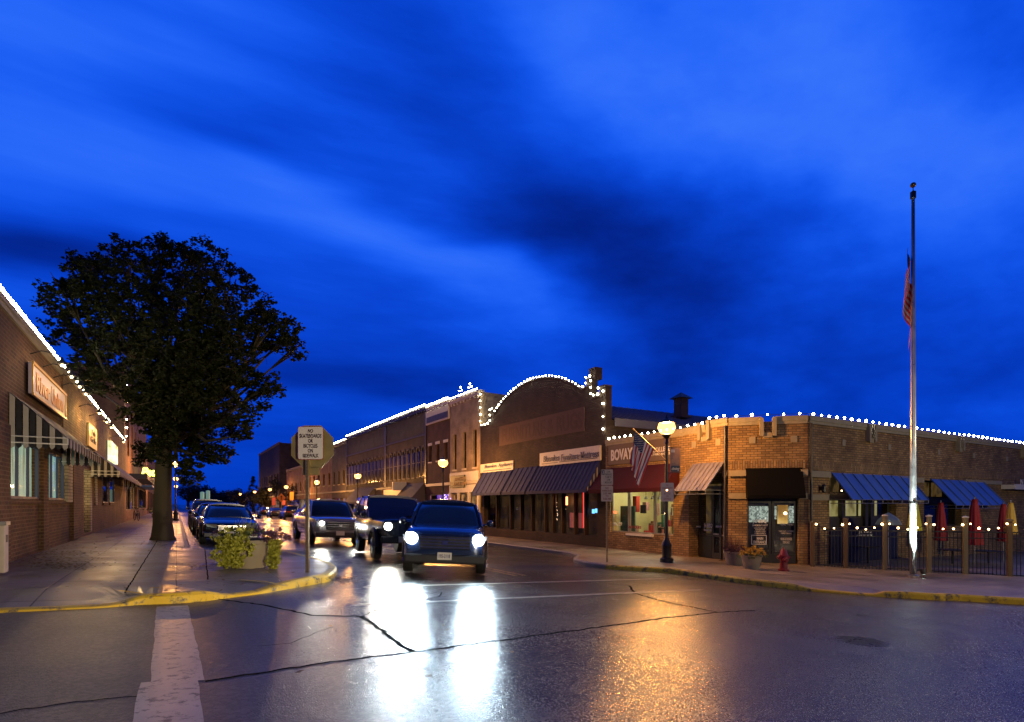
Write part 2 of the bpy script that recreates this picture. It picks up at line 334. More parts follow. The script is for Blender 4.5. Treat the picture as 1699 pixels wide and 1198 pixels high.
def lit_room(name, cols, scale=(3, 3, 1.2), es=1.0, seed=0, kind='noise'):
    """the lit inside of a shop, seen through its window"""
    m = bpy.data.materials.new(name); m.use_nodes = True; nt = m.node_tree; N, L = nt.nodes.new, nt.links.new
    b = nt.nodes['Principled BSDF']; geo = N('ShaderNodeNewGeometry')
    mp = N('ShaderNodeMapping'); mp.inputs['Scale'].default_value = scale; mp.inputs['Location'].default_value = (seed, seed*1.7, seed*.3); L(geo.outputs['Position'], mp.inputs[0])
    if kind == 'noise': n = N('ShaderNodeTexNoise'); n.inputs['Scale'].default_value = 1; n.inputs['Detail'].default_value = 3; f = n.outputs['Fac']
    else: n = N('ShaderNodeTexVoronoi'); n.inputs['Scale'].default_value = 1; n.distance = 'CHEBYCHEV'; f = n.outputs['Distance']
    L(mp.outputs[0], n.inputs[0])
    cr = N('ShaderNodeValToRGB'); L(f, cr.inputs[0]); e = cr.color_ramp.elements; cr.color_ramp.interpolation = 'LINEAR'
    ks = len(cols)
    e[0].position = .3; e[0].color = (*cols[0], 1); e[1].position = .7; e[1].color = (*cols[-1], 1)
    for i in range(1, ks-1): q = e.new(.3+.4*i/(ks-1)); q.color = (*cols[i], 1)
    b.inputs['Base Color'].default_value = (.02, .02, .02, 1)
    L(cr.outputs[0], b.inputs['Emission Color']); b.inputs['Emission Strength'].default_value = es; m.cycles.emission_sampling = 'NONE'
    MC[name] = m; return m

def lamp_mat(name, col, es):
    m = bpy.data.materials.new(name); m.use_nodes = True; nt = m.node_tree; nt.nodes.clear(); N, L = nt.nodes.new, nt.links.new
    e = N('ShaderNodeEmission'); e.inputs[0].default_value = (*col, 1); e.inputs[1].default_value = es
    o = N('ShaderNodeOutputMaterial'); L(e.outputs[0], o.inputs[0]); MC[name] = m
    if name not in ('warm_white_bulb', 'shop_ceiling_light', 'doorway_lamp', 'amber_patio_bulb'): m.cycles.emission_sampling = 'NONE'
    return m

ASPH = asphalt()
SLAB = slabs('damp_concrete_slabs', (.25, .21, .155), .46, 1.55, 1.55)
KERBY = worn_paint('worn_yellow_kerb_paint', (.80, .52, .02), (.12, .10, .07), .57)
KERBOLD = worn_paint('old_mossy_kerb_paint', (.55, .43, .05), (.09, .09, .05), .54)
KERBC = mat('kerb_concrete', (.2, .19, .17), .6, bump=.4)
WLINE = worn_paint('worn_white_line_paint', (.50, .45, .36), (.10, .09, .08), .57, .38, 11)
YLINE = worn_paint('worn_yellow_line_paint', (.5, .36, .08), (.05, .05, .05), .56, .4, 9)
TAR = mat('crack_filler_tar', (.003, .003, .003), .95, spec=.03)
BR_L = brick('brown_tavern_brick', (.115, .046, .014), (.055, .022, .008), (.15, .095, .045))
BR_L2 = brick('rough_tan_brick', (.24, .15, .07), (.12, .07, .035), (.08, .06, .04))
BR_J = brick('buff_brown_brick', (.36, .23, .10), (.20, .115, .05), (.09, .07, .045))
BR_JS = brick('buff_soldier_brick', (.36, .23, .10), (.2, .12, .06), (.09, .07, .045), soldier=True)
BR_B = brick('dark_brown_brick', (.06, .036, .026), (.036, .022, .017), (.03, .024, .02))
BR_T = brick('cream_brick', (.42, .32, .21), (.36, .27, .17), (.30, .24, .17))
BR_R = brick('red_brown_brick', (.10, .038, .03), (.07, .03, .023), (.09, .06, .05))
BR_D = brick('grey_brown_brick', (.075, .06, .055), (.05, .042, .038), (.045, .04, .036))
BR_O = brick('orange_brown_brick', (.26, .14, .08), (.2, .1, .06), (.14, .1, .07))
QUOIN = brick('pale_quoin_brick', (.52, .46, .32), (.42, .36, .24), (.15, .12, .08), .2, .1)
STONE = mat('pale_stone', (.29, .255, .18), .75, bump=.4)
COPING = mat('limestone_coping', (.32, .29, .21), .7, var=.3, bump=.3)
WHITEP = mat('white_painted_wood', (.66, .63, .57), .5)
CREAMP = mat('cream_painted_wood', (.62, .54, .42), .5)
BLACKP = mat('black_painted_metal', (.012, .012, .013), .35, var=.3)
DARKP = mat('dark_painted_frame', (.03, .028, .027), .45)
BLACKC = mat('black_awning_canvas', (.005, .005, .006), .9, var=.3, spec=.08)
NAVYC = mat('navy_awning_canvas', (.028, .034, .11), .75, var=.25, streak=True, spec=.25)
MAROON = mat('maroon_awning_canvas', (.055, .010, .016), .85, var=.25, streak=True, spec=.15)
BLUEM = mat('weathered_blue_metal', (.10, .19, .44), .42, metal=.35, var=.42, vs=3, streak=True)
GREYM = mat('weathered_grey_metal', (.30, .29, .33), .4, metal=.5, var=.35, vs=3, streak=True)
STRIPEW = mat('awning_white_stripe', (.36, .33, .28), .8)
STRIPEK = mat('awning_black_stripe', (.012, .012, .016), .8)
DKBLUE = mat('awning_dark_blue_top', (.02, .024, .05), .7)
STEEL = mat('galvanised_steel', (.35, .34, .32), .42, metal=.8)
GALV = mat('worn_sign_post_steel', (.26, .20, .12), .5, metal=.6, bump=.2)
ALU = mat('brushed_pole_aluminium', (.52, .52, .54), .35, metal=.9, var=.08)
SIGNW = mat('sign_face_white', (.66, .62, .56), .45, var=.06)
SIGNB = mat('sign_back_aluminium', (.46, .36, .13), .42, metal=.55, var=.15)
REDINK = mat('sign_red_ink', (.28, .03, .03), .5, var=0)
BLKINK = mat('sign_black_ink', (.012, .012, .015), .5, var=0)
BLUEINK = mat('sign_blue_ink', (.02, .03, .14), .5, var=0)
WHTINK = mat('white_lettering', (.7, .68, .64), .5, var=0)
DGLASS = mat('dark_window_glass', (.006, .006, .007), .12, var=0, spec=.22)
CARG = mat('car_window_glass', (.008, .010, .016), .05, var=0, spec=1.0, coat=.6)
GLS = glass('clear_shop_glass')
ROOFM = mat('dark_roofing', (.05, .05, .06), .6)
ROOFB = mat('standing_seam_roof', (.13, .16, .24), .4, metal=.4, var=.2)
BULBW = lamp_mat('warm_white_bulb', (1.0, .90, .58), 60)
BULBA = lamp_mat('amber_patio_bulb', (1.0, .58, .24), 14)
SODIUM = lamp_mat('sodium_lamp_globe', (1.0, .42, .09), 1900)
WARMG = lamp_mat('warm_lamp_globe', (1.0, .74, .36), 480)
WARMH = lamp_mat('warm_lamp_globe_bright', (1.0, .80, .40), 4200)
def amber_glass():
    m = bpy.data.materials.new('amber_lamp_glass'); m.use_nodes = True; nt = m.node_tree; nt.nodes.clear(); N, L = nt.nodes.new, nt.links.new
    tr = N('ShaderNodeBsdfTransparent'); e = N('ShaderNodeEmission'); e.inputs[0].default_value = (1, .45, .11, 1); e.inputs[1].default_value = 6.2
    mx = N('ShaderNodeMixShader'); mx.inputs[0].default_value = .45; L(tr.outputs[0], mx.inputs[1]); L(e.outputs[0], mx.inputs[2]); o = N('ShaderNodeOutputMaterial'); L(mx.outputs[0], o.inputs[0]); m.cycles.emission_sampling = 'NONE'; MC['amber_lamp_glass'] = m; return m
AMBER = amber_glass()
SODFAR = lamp_mat('sodium_lamp_globe_far', (1.0, .44, .10), 80)
HEADL = lamp_mat('headlamp_white', (.80, .93, 1.0), 40)
HEADW = lamp_mat('headlamp_warm', (1.0, .95, .80), 40)

# ------------------------------------------------------------------ ground
def struct(mb, name, mats, smooth=False): return tag(mb.build(name, mats, smooth=smooth), kind='structure')
g = MB()
xs = [-900, -7, -3, 0, 5, 10, 15, 20, 30, 48, 900]; ys = [-300, -20, 0, 20, 60, 140, 1500]
for i in range(len(xs)-1):
    for j in range(len(ys)-1):
        a, b, c, d = xs[i], xs[i+1], ys[j], ys[j+1]
        g.quad((a, c, rz(a)), (b, c, rz(b)), (b, d, rz(b)), (a, d, rz(a)))
struct(g, 'road', ASPH)

def offset_path(pts, dist):        # inward = left side of travel
    out = []
    for i, p in enumerate(pts):
        t = (pts[min(i+1, len(pts)-1)]-pts[max(i-1, 0)]); t.z = 0; t.normalize()
        out.append(Vector((p.x-t.y*dist, p.y+t.x*dist, 0)))
    return out
def kerb(path, name, mats, seg=None, width=.16):
    """path: (point, height, mat index); a real step with a rounded top edge, inside on the left"""
    P = [Vector((q[0].x, q[0].y, 0)) for q in path]; In = offset_path(P, width); M = offset_path(P, .035)
    mb = MB()
    for i in range(len(P)-1):
        hs = [path[i][1], path[i+1][1]]; m = path[i][2]
        rows = []
        for k, j in enumerate((i, i+1)):
            r = rz(P[j].x)
            rows.append([Vector((P[j].x, P[j].y, r-.05)), Vector((P[j].x, P[j].y, r+hs[k]*.75)), Vector((M[j].x, M[j].y, r+hs[k]+.004)), Vector((In[j].x, In[j].y, rz(In[j].x)+hs[k]+.004)), Vector((In[j].x, In[j].y, rz(In[j].x)-.05))])
        for a in range(4): mb.quad(rows[0][a], rows[1][a], rows[1][a+1], rows[0][a+1], m)
    return struct(mb, name, mats), In
def smooth_path(pts, n=4):
    out = []
    for i in range(len(pts)-1):
        p0, p1, p2, p3 = pts[max(i-1, 0)], pts[i], pts[i+1], pts[min(i+2, len(pts)-1)]
        for k in range(n):
            t = k/n
            v = [.5*((2*p1[a])+(-p0[a]+p2[a])*t+(2*p0[a]-5*p1[a]+4*p2[a]-p3[a])*t*t+(-p0[a]+3*p1[a]-3*p2[a]+p3[a])*t**3) for a in range(3)]
            out.append((v[0], v[1], v[2], pts[i][3]))
    out.append(pts[-1]); return out
def sidewalk(In, hs, tail, name, m, ringw=1.1):
    """top sheet: outer edge follows the kerb height, an inner ring 1.1 m in is at pavement level, then filled to the tail points"""
    mb = MB(); n_ = len(In); ws = [ringw if ringw > 1 else ringw for h in hs]; far_ = [offset_path(In, w)[i] for i, w in enumerate(ws)]; ring = far_
    for i in range(1, n_):
        if (ring[i]-ring[i-1]).dot(In[i]-In[i-1]) <= 0: ring[i] = ring[i-1].copy()
    A = [Vector((p.x, p.y, rz(p.x)+h)) for p, h in zip(In, hs)]; B = [Vector((p.x, p.y, gz(p.x))) for p in ring]
    for i in range(len(A)-1): mb.quad(A[i], A[i+1], B[i+1], B[i])
    o = struct(mb, name, m)
    bm = bmesh.new(); bm.from_mesh(o.data)
    poly = [bm.verts.new((p.x, p.y, gz(p.x))) for p in B+[Vector((t[0], t[1], 0)) for t in tail]]
    f = bm.faces.new(poly); bmesh.ops.triangulate(bm, faces=[f]); bmesh.ops.recalc_face_normals(bm, faces=bm.faces)
    for f in bm.faces:
        if f.normal.z < 0: f.normal_flip()
    bm.to_mesh(o.data); bm.free(); return o

# left corner: travel so that the pavement is on the left: from far along the street, round the corner, to the frame edge -> reversed
Lc = [(0, 1017, .035), (90, 1013, .03), (170, 1009, .03), (205, 1006, .045), (240, 1003.5, .12), (300, 1001, .135), (345, 997, .13), (385, 991.5, .05), (430, 986, .045), (470, 979, .10), (510, 972, .135), (545, 965, .14), (558, 955, .14), (556, 946, .13), (540, 938, .12), (505, 928, .12), (470, 920, .12)]
lp = [(*G(a, b, rz).xy, h, 0) for a, b, h in Lc]
lp = [(-30, 8.6, .035, 0)] + lp + [(1.9, 16.6, .12, 1), (.7, 18.2, .12, 1), (.36, 19.2, .12, 1), (.35, 24, .12, 1), (.35, 60, .12, 1), (.35, 300, .12, 1)]
lp = [lp[0]]+smooth_path(lp[1:-3])+lp[-2:]
_, In = kerb([(Vector((a, b, 0)), h, m) for a, b, h, m in lp], 'kerb', [KERBY, KERBC])
sidewalk(In, [q[2] for q in lp], [(-30, 300)], 'sidewalk', SLAB)
# right corner (pavement on the right of travel from far -> near; reverse it)
Rc = [(1110, 951, .13, 1), (1180, 961, .13, 1), (1250, 970.5, .13, 1), (1310, 977.5, .12, 1), (1345, 981, .06, 0), (1395, 985.3, .05, 0), (1450, 989.6, .05, 0), (1480, 991.6, .12, 0), (1560, 996.4, .13, 0), (1700, 1004, .13, 0)]
Rc = [(a, b, max(h, .05), m) for a, b, h, m in Rc]; rp = [(*G(a, b, rz).xy, h, m) for a, b, h, m in Rc]
e = Vector(rp[-1][:2]); rp = [(13.1, 300, .12, 2), (13.1, 60, .12, 2), (13.1, 18.2, .12, 2), (12.6, 16.6, .12, 2), (11.0, 14.6, .12, 2), (10.6, 12.6, .12, 1)]+rp+[(e.x+8, e.y-8.2, .13, 0), (e.x+40, e.y-38, .13, 0)]
rp = [rp[0], rp[1]]+smooth_path(rp[2:-1])+[rp[-1]]
_, In = kerb([(Vector((a, b, 0)), h, m) for a, b, h, m in rp], 'kerb', [KERBY, KERBOLD, KERBC])
sidewalk(In, [q[2] for q in rp], [(90, -34), (90, 300)], 'sidewalk', SLAB, .45)

def ribbon(pts, w, lift, fn=rz, jit=0, seg=.25):
    mb = MB(); P = []
    for a, b in zip(pts[:-1], pts[1:]):
        n = max(1, int((b-a).length/seg)); P += [a.lerp(b, k/n) for k in range(n)]
    P.append(pts[-1]); Lf, Rt = [], []
    for i, p in enumerate(P):
        t = P[min(i+1, len(P)-1)]-P[max(i-1, 0)]; t.z = 0; t.normalize(); nrm = Vector((-t.y, t.x, 0))
        j = Vector((random.uniform(-1, 1), random.uniform(-1, 1), 0))*jit
        a = p+j+nrm*w*.5*random.uniform(1-jit*12, 1+jit*12) if jit else p+nrm*w*.5
        b = p+j-nrm*w*.5 if jit else p-nrm*w*.5
        Lf.append(Vector((a.x, a.y, fn(a.x)+lift))); Rt.append(Vector((b.x, b.y, fn(b.x)+lift)))
    for i in range(len(P)-1): mb.quad(Rt[i], Rt[i+1], Lf[i+1], Lf[i])
    return mb
# wide worn line crossing the side street towards the camera
pl = [G(286, 1006, rz), G(290, 1060, rz), G(292, 1128, rz)]
def jagged(x0, y0, x1, y1, w, lift):
    mb = MB(); n = 24; A, B = [], []
    for i in range(n+1):
        t = i/n; x = x0+(x1-x0)*t; y = y0+(y1-y0)*t
        A.append(Vector((x-w/2+random.uniform(-.007, .007), y, 0))); B.append(Vector((x+w/2+random.uniform(-.007, .007), y, 0)))
    for L_ in (A, B):
        for v in L_: v.z = rz(v.x)+lift
    for i in range(n): mb.quad(A[i], A[i+1], B[i+1], B[i])
    return mb
a, b, c = G(286, 1006, rz), G(291, 1130, rz), G(291, 1198, rz)
w0 = .36
struct(jagged(b.x+.02, b.y-.06, a.x, a.y, w0, .004), 'crosswalk_line', WLINE)
struct(jagged(b.x-.04, -1.5, b.x-.04, b.y+.02, w0+.02, .008), 'crosswalk_line', WLINE)
for Y, x0, x1 in ((10.15, 2.9, 10.4), (8.25, 2.2, 9.6)):
    struct(ribbon([Vector((x0, Y, 0)), Vector((x1, Y, 0))], .11, .004), 'crosswalk_line', WLINE)
for dx in (-.12, .12):
    struct(ribbon([Vector((7.0+dx, 11.4, 0)), Vector((7.0+dx, 160, 0))], .10, .004, seg=6), 'centre_line', YLINE)
for k in range(9):
    y = 22+k*6.4
    struct(ribbon([Vector((.5, y, 0)), Vector((2.6, y, 0))], .09, .004), 'parking_line', WLINE)
    struct(ribbon([Vector((10.9, y+2, 0)), Vector((13.0, y+2, 0))], .09, .004), 'parking_line', WLINE)
cracks = [([(0, 1183), (120, 1166), (262, 1152)], .012), ([(340, 1131), (500, 1106), (600, 1092), (685, 1082), (850, 1060), (1000, 1040), (1100, 1026), (1190, 1016), (1250, 1013)], .028),
          ([(600, 1023), (625, 1040), (650, 1060), (685, 1082)], .045), ([(330, 990), (430, 1003), (520, 1021), (600, 1023)], .04), ([(600, 1023), (620, 1014), (665, 1001), (728, 990), (735, 982)], .016),
          ([(1045, 972), (1052, 984), (1100, 998), (1190, 1016)], .03), ([(1010, 968), (1045, 972)], .014), ([(550, 1040), (480, 1068), (430, 1072)], .008)]
for pts, w in cracks:
    struct(ribbon([G(a, b, rz) for a, b in pts], w*1.4, .0025, jit=.022, seg=.09), 'road_crack', TAR)
for pts in ([(207, 984), (228, 950), (256, 905), (268, 885)], [(345, 962), (340, 912)], [(560, 900), (555, 1)]):
    if pts[1][1] > 5: struct(ribbon([G(a, b) for a, b in pts], .022, .004, gz, jit=.006, seg=.15), 'pavement_joint', TAR)
# painted ramp edges on the left pavement
for pts in ([(200, 980), (235, 985), (270, 989)], [(250, 975), (300, 978)], [(395, 962), (440, 965), (478, 973)]):
    struct(ribbon([G(a, b) for a, b in pts], .07, .004, gz, jit=.006, seg=.15), 'ramp_edge_line', KERBY)

# ------------------------------------------------------------------ road furniture at ground level
IRON = mat('rusty_cast_iron', (.035, .025, .018), .3, metal=.2, var=.4, bump=.5)
def manhole(px, py, r, label):
    c = G(px, py, rz); t = thing('manhole_cover', label, 'manhole cover', c)
    sl = Matrix.Rotation(math.atan(.047), 3, 'Y')
    m = MB(); m.lathe((0, 0, 0), [(r*1.08, -.02), (r*1.08, .006), (r*.98, .008), (r*.98, -.01)], 32); m.v = [sl@v for v in m.v]; m.build('frame', IRON, t, local=True)
    m = MB(); m.lathe((0, 0, 0), [(r*.96, -.02), (r*.96, .004), (r*.9, .006)], 32)
    k = int(r/.055)
    for i in range(-k, k+1):
        for j in range(-k, k+1):
            x, y = i*.055, j*.055
            if x*x+y*y < (r*.85)**2: m.box(x-.017, x+.017, y-.017, y+.017, .006, .012)
    m.v = [sl@v for v in m.v]; m.build('cover', IRON, t, local=True)
manhole(1430, 1064, .27, 'round rusty manhole cover in the wet asphalt right of centre')
manhole(1433, 1021, .10, 'tiny round valve cap in the asphalt between the manhole and the kerb drain')
c = G(1425, 984.5, rz); d45 = Face((c.x, c.y), (.77, -.64), (-.64, -.77))
t = thing('storm_drain', 'slotted iron storm drain grate set at the yellow kerb', 'drain', (c.x, c.y, rz(c.x)))
m = MB(); m.fbox(d45, -.42, .42, -.2, -.17, rz(c.x)-.02, rz(c.x)+.03); m.fbox(d45, -.42, .42, .13, .16, rz(c.x)-.02, rz(c.x)+.03); m.build('frame', IRON, t)
m = MB()
for k in range(13): m.fbox(d45, -.4+k*.065, -.375+k*.065, -.17, .13, rz(c.x)-.02, rz(c.x)+.026)
m.build('grate', IRON, t)

# ------------------------------------------------------------------ writing
def text(s, A, xdir, w, h, mt, parent, name='lettering', thick=.012, bold=.015, up=(0, 0, 1), shear=0):
    """lettering fitted into a w x h rectangle whose lower left corner (as read) is A"""
    cu = bpy.data.curves.new(name, 'FONT'); cu.body = s; cu.extrude = .02; cu.offset = bold; cu.align_x = 'CENTER'; cu.space_line = .95; cu.resolution_u = 3; cu.shear = shear
    o = bpy.data.objects.new('tmp', cu); COL.objects.link(o)
    dg = bpy.context.evaluated_depsgraph_get(); me = bpy.data.meshes.new_from_object(o.evaluated_get(dg)); bpy.data.objects.remove(o)
    xd = Vector(xdir).normalized(); u = Vector(up).normalized(); n = xd.cross(u)
    vx = [v.co.x for v in me.vertices]; vy = [v.co.y for v in me.vertices]
    if not vx: return None
    x0, x1, y0, y1 = min(vx), max(vx), min(vy), max(vy); Wp = W.get(parent.name, Vector((0, 0, 0)))
    for v in me.vertices:
        q = Vector(A)+xd*((v.co.x-x0)/(x1-x0)*w)+u*((v.co.y-y0)/(y1-y0)*h)+n*((v.co.z+.02)/.04*thick)
        v.co = q-Wp
    me.materials.clear(); me.materials.append(mt); me.update()
    ob = bpy.data.objects.new(name, me); COL.objects.link(ob); ob.parent = parent; return ob
def ftext(s, F, px0, px1, py_top, py_bot, out, mt, parent, name='lettering', **kw):
    """writing on a facade between two photo columns; rows measured at px0"""
    a, b = F.s(px0, out), F.s(px1, out); z1, z0 = F.z(px0, py_top, out), F.z(px0, py_bot, out)
    A = F.p(a, out, z0); B = F.p(b, out, z0)
    return text(s, A, B-A, (B-A).length, z1-z0, mt, parent, name, **kw)

# ------------------------------------------------------------------ facades
def wall(mb, F, a0, a1, z0, z1, holes, dep=.22, m=0):
    S = sorted({a0, a1, *[h[0] for h in holes], *[h[1] for h in holes]}); Z = sorted({z0, z1, *[h[2] for h in holes], *[h[3] for h in holes]})
    S = [s for s in S if a0 <= s <= a1]; Z = [z for z in Z if z0 <= z <= z1]
    for i in range(len(S)-1):
        for j in range(len(Z)-1):
            cs, cz = (S[i]+S[i+1])/2, (Z[j]+Z[j+1])/2
            if any(h[0] < cs < h[1] and h[2] < cz < h[3] for h in holes): continue
            mb.quad(F.p(S[i], 0, Z[j]), F.p(S[i+1], 0, Z[j]), F.p(S[i+1], 0, Z[j+1]), F.p(S[i], 0, Z[j+1]), m)
    for h in holes:
        s0, s1, q0, q1 = h
        for (x0, y0), (x1, y1) in (((s0, q0), (s1, q0)), ((s1, q0), (s1, q1)), ((s1, q1), (s0, q1)), ((s0, q1), (s0, q0))):
            mb.quad(F.p(x0, 0, y0), F.p(x1, 0, y1), F.p(x1, -dep, y1), F.p(x0, -dep, y0), m)
def window(F, s0, s1, z0, z1, parent, frame=DARKP, pane=DGLASS, nx=1, nz_=1, dep=.12, fw=.06, sill=None, name='window', room=None, roomd=.5):
    mb = MB(); e = .003; s0, s1 = min(s0, s1)+e, max(s0, s1)-e; z0 += e; z1 -= e
    mb.fbox(F, s0, s0+fw, -dep-.05, -dep+.02, z0, z1); mb.fbox(F, s1-fw, s1, -dep-.05, -dep+.02, z0, z1)
    mb.fbox(F, s0+fw, s1-fw, -dep-.05, -dep+.02, z0, z0+fw); mb.fbox(F, s0+fw, s1-fw, -dep-.05, -dep+.02, z1-fw, z1)
    for k in range(1, nx): q = s0+(s1-s0)*k/nx; mb.fbox(F, q-fw*.4, q+fw*.4, -dep-.04, -dep+.015, z0+fw, z1-fw)
    for k in range(1, nz_): q = z0+(z1-z0)*k/nz_; mb.fbox(F, s0+fw, s1-fw, -dep-.035, -dep+.01, q-fw*.4, q+fw*.4)
    w = mb.build(name, frame, parent)
    g = MB(); g.quad(F.p(s0+.01, -dep-.02, z0+.01), F.p(s1-.01, -dep-.02, z0+.01), F.p(s1-.01, -dep-.02, z1-.01), F.p(s0+.01, -dep-.02, z1-.01)); g.build('pane', pane, w)
    if room is not None:
        r = MB(); r.quad(F.p(s0-.1, -dep-roomd, z0-.05), F.p(s1+.1, -dep-roomd, z0-.05), F.p(s1+.1, -dep-roomd, z1+.1), F.p(s0-.1, -dep-roomd, z1+.1)); r.build('lit_room', room, w)
    if sill is not None:
        r = MB(); r.fbox(F, s0-.06, s1+.06, -.1, .06, z0-.11, z0-.012); r.build('sill', sill, w)
    return w
def arched(F, c, hw, z0, z1, parent, n=8, surround=DARKP, pane=DGLASS):
    mb = MB(); out = []; inn = []
    for k in range(n+1):
        a = pi*k/n; out.append((c+(hw+.13)*cos(a), z1-hw+(hw+.13)*sin(a))); inn.append((c+hw*cos(a), z1-hw+hw*sin(a)))
    for i in range(n):
        q = [out[i], out[i+1], inn[i+1], inn[i]]
        mb.prism([F.p(x, 0.0, z) for x, z in q], F.n*.09)
    w = mb.build('window', surround, parent)
    g = MB(); g.add([F.p(c-hw, .012, z0), F.p(c+hw, .012, z0)]+[F.p(x, .012, z) for x, z in inn], [tuple(range(n+3))]); 
    g.build('pane', pane, w)
    s = MB(); s.fbox(F, c-hw-.1, c+hw+.1, 0, .1, z0-.1, z0); s.fbox(F, c-.025, c+.025, .014, .03, z0, z1-.05); s.fbox(F, c-hw, c+hw, .014, .03, (z0+z1)/2-.03, (z0+z1)/2+.02); s.build('sill', surround, w)
def awning(F, a0, a1, zt, zb, proj, mt, parent, val=.18, ribs=0, ribm=None, endm=None, scallop=0, frame=None, open_ends=False, drop0=0, name='awning', shift=.0):
    e = mt if endm is None else endm; lo, hi = min(a0, a1), max(a0, a1); mb = MB(); th = .02
    T0, T1 = F.p(lo, .02, zt), F.p(hi, .02, zt); B0, B1 = F.p(lo, proj, zb), F.p(hi, proj, zb)
    dn = UP*-th
    mb.hexa([T0+dn, T1+dn, B1+dn, B0+dn, T0, T1, B1, B0], 0)
    if val:
        n = max(1, int((hi-lo)/.22)) if scallop else 1
        for k in range(n):
            x0, x1 = lo+(hi-lo)*k/n, lo+(hi-lo)*(k+1)/n; m_ = (k % 2) if (scallop and endm is not None) else 0
            poly = [F.p(x0, proj, zb), F.p(x1, proj, zb), F.p(x1, proj, zb-val*.7 if scallop else zb-val)]
            if scallop: poly += [F.p(x0+(x1-x0)*q, proj, zb-val*(.7+.3*sin(pi*q))) for q in (.75, .5, .25)]
            poly += [F.p(x0, proj, zb-val*.7 if scallop else zb-val)]
            mb.prism(poly, F.n*.012, (2 if m_ else 1) if (scallop and endm) else 0)
    if not open_ends:
        for s_ in (lo, hi):
            if endm is not None:   # striped end panel
                n = 9
                for k in range(n):
                    o0, o1 = proj*k/n, proj*(k+1)/n; y = lambda o: zt+(zb-zt)*o/proj
                    mb.prism([F.p(s_, o0+.02, zb-val), F.p(s_, (o0+o1)/2, zb-val*1.25), F.p(s_, o1, zb-val), F.p(s_, o1, y(o1)), F.p(s_, o0+.02, y(o0))], F.d*(.01 if s_ == lo else -.01), 1 if k % 2 else 2)
            else: mb.prism([F.p(s_, .02, zb-val*.8), F.p(s_, proj, zb-val*.8), F.p(s_, proj, zb), F.p(s_, .02, zt)], F.d*(.01 if s_ == lo else -.01))
    a = mb.build(name, [mt, STRIPEK, STRIPEW] if endm else mt, parent)
    if ribs:
        r = MB(); nrm = (B0-T0).cross(T1-T0).normalized(); nrm = nrm if nrm.z > 0 else -nrm
        for k in range(ribs+1):
            q = lo+(hi-lo)*k/ribs; q0, q1 = F.p(q, .02, zt), F.p(q, proj, zb)
            r.hexa([q0-F.d*.012, q0+F.d*.012, q1+F.d*.012, q1-F.d*.012, q0-F.d*.012+nrm*.03, q0+F.d*.012+nrm*.03, q1+F.d*.012+nrm*.03, q1-F.d*.012+nrm*.03])
        r.build('seam', ribm or mt, a)
    if frame:
        r = MB(); zf = zb-.13
        r.tube([F.p(lo, .0, zf), F.p(lo, proj, zf), F.p(hi, proj, zf), F.p(hi, 0, zf)], .013, 6); r.tube([F.p(lo, proj, zb-.01), F.p(hi, proj, zb-.01)], .013, 6)
        n = max(2, int((hi-lo)/.6))
        for k in range(n+1): q = lo+(hi-lo)*k/n; r.tube([F.p(q, proj, zb-.01), F.p(q, proj, zf)], .010, 6)
        r.tube([F.p(lo, 0, zb), F.p(lo, proj, zb)], .013, 6)
        r.build('awning_frame', frame, a)
    return a

BULBME = None
def bulbmesh(r, mt):
    bm = bmesh.new(); bmesh.ops.create_icosphere(bm, subdivisions=1, radius=r); me = bpy.data.meshes.new('bulb'); bm.to_mesh(me); bm.free(); me.materials.append(mt); return me
BW = bulbmesh(.042, BULBW); BA = bulbmesh(.034, BULBA); BWF = bulbmesh(.055, BULBW)
CORD = mat('cord_black_rubber', (.01, .01, .01), .6)
def lights(paths, spacing, label, me=None, group='bulb strings outlining the roofs', sag=0, name='string_lights', base=None):
    me = me or BW; p0 = Vector(base) if base is not None else paths[0][0].copy()
    t = thing(name, label, 'string lights', p0, 0, group); c = MB(); cnt = 0
    for pts in paths:
        c.tube(pts, .008, 4)
        L_ = [(pts[i+1]-pts[i]).length for i in range(len(pts)-1)]; tot = sum(L_); n = max(1, round(tot/spacing))
        for k in range(n):
            dd = (k+.5)*tot/n; i = 0
            while dd > L_[i] and i < len(L_)-1: dd -= L_[i]; i += 1
            p = pts[i].lerp(pts[i+1], dd/L_[i])+UP*random.uniform(.0, .02)
            if cnt < 99:
                b = bpy.data.objects.new('bulb', me); COL.objects.link(b); b.parent = t; b.location = p-p0; b.scale = [random.uniform(.72, 1.25)]*3; b.rotation_euler = (random.random(), random.random(), random.random())
            cnt += 1
    c.build('cord', CORD, t)
    if cnt > 99: print('string has', cnt, label)
    return t

# =================================================================== right row
R = Face((16.4, 0), (0, 1), (-1, 0)); YB = R.s(1005); YC = R.s(1208); YV = R.s(1136)
zR = gz(16.4)
ch = 1.78; CH = Face((16.4, YC), (1, -1), (-1, -1)); CL = ch*sqrt(2)
S = Face((0, YC-ch), (1, 0), (0, -1)); XS = 16.4+ch; YS = YC-ch
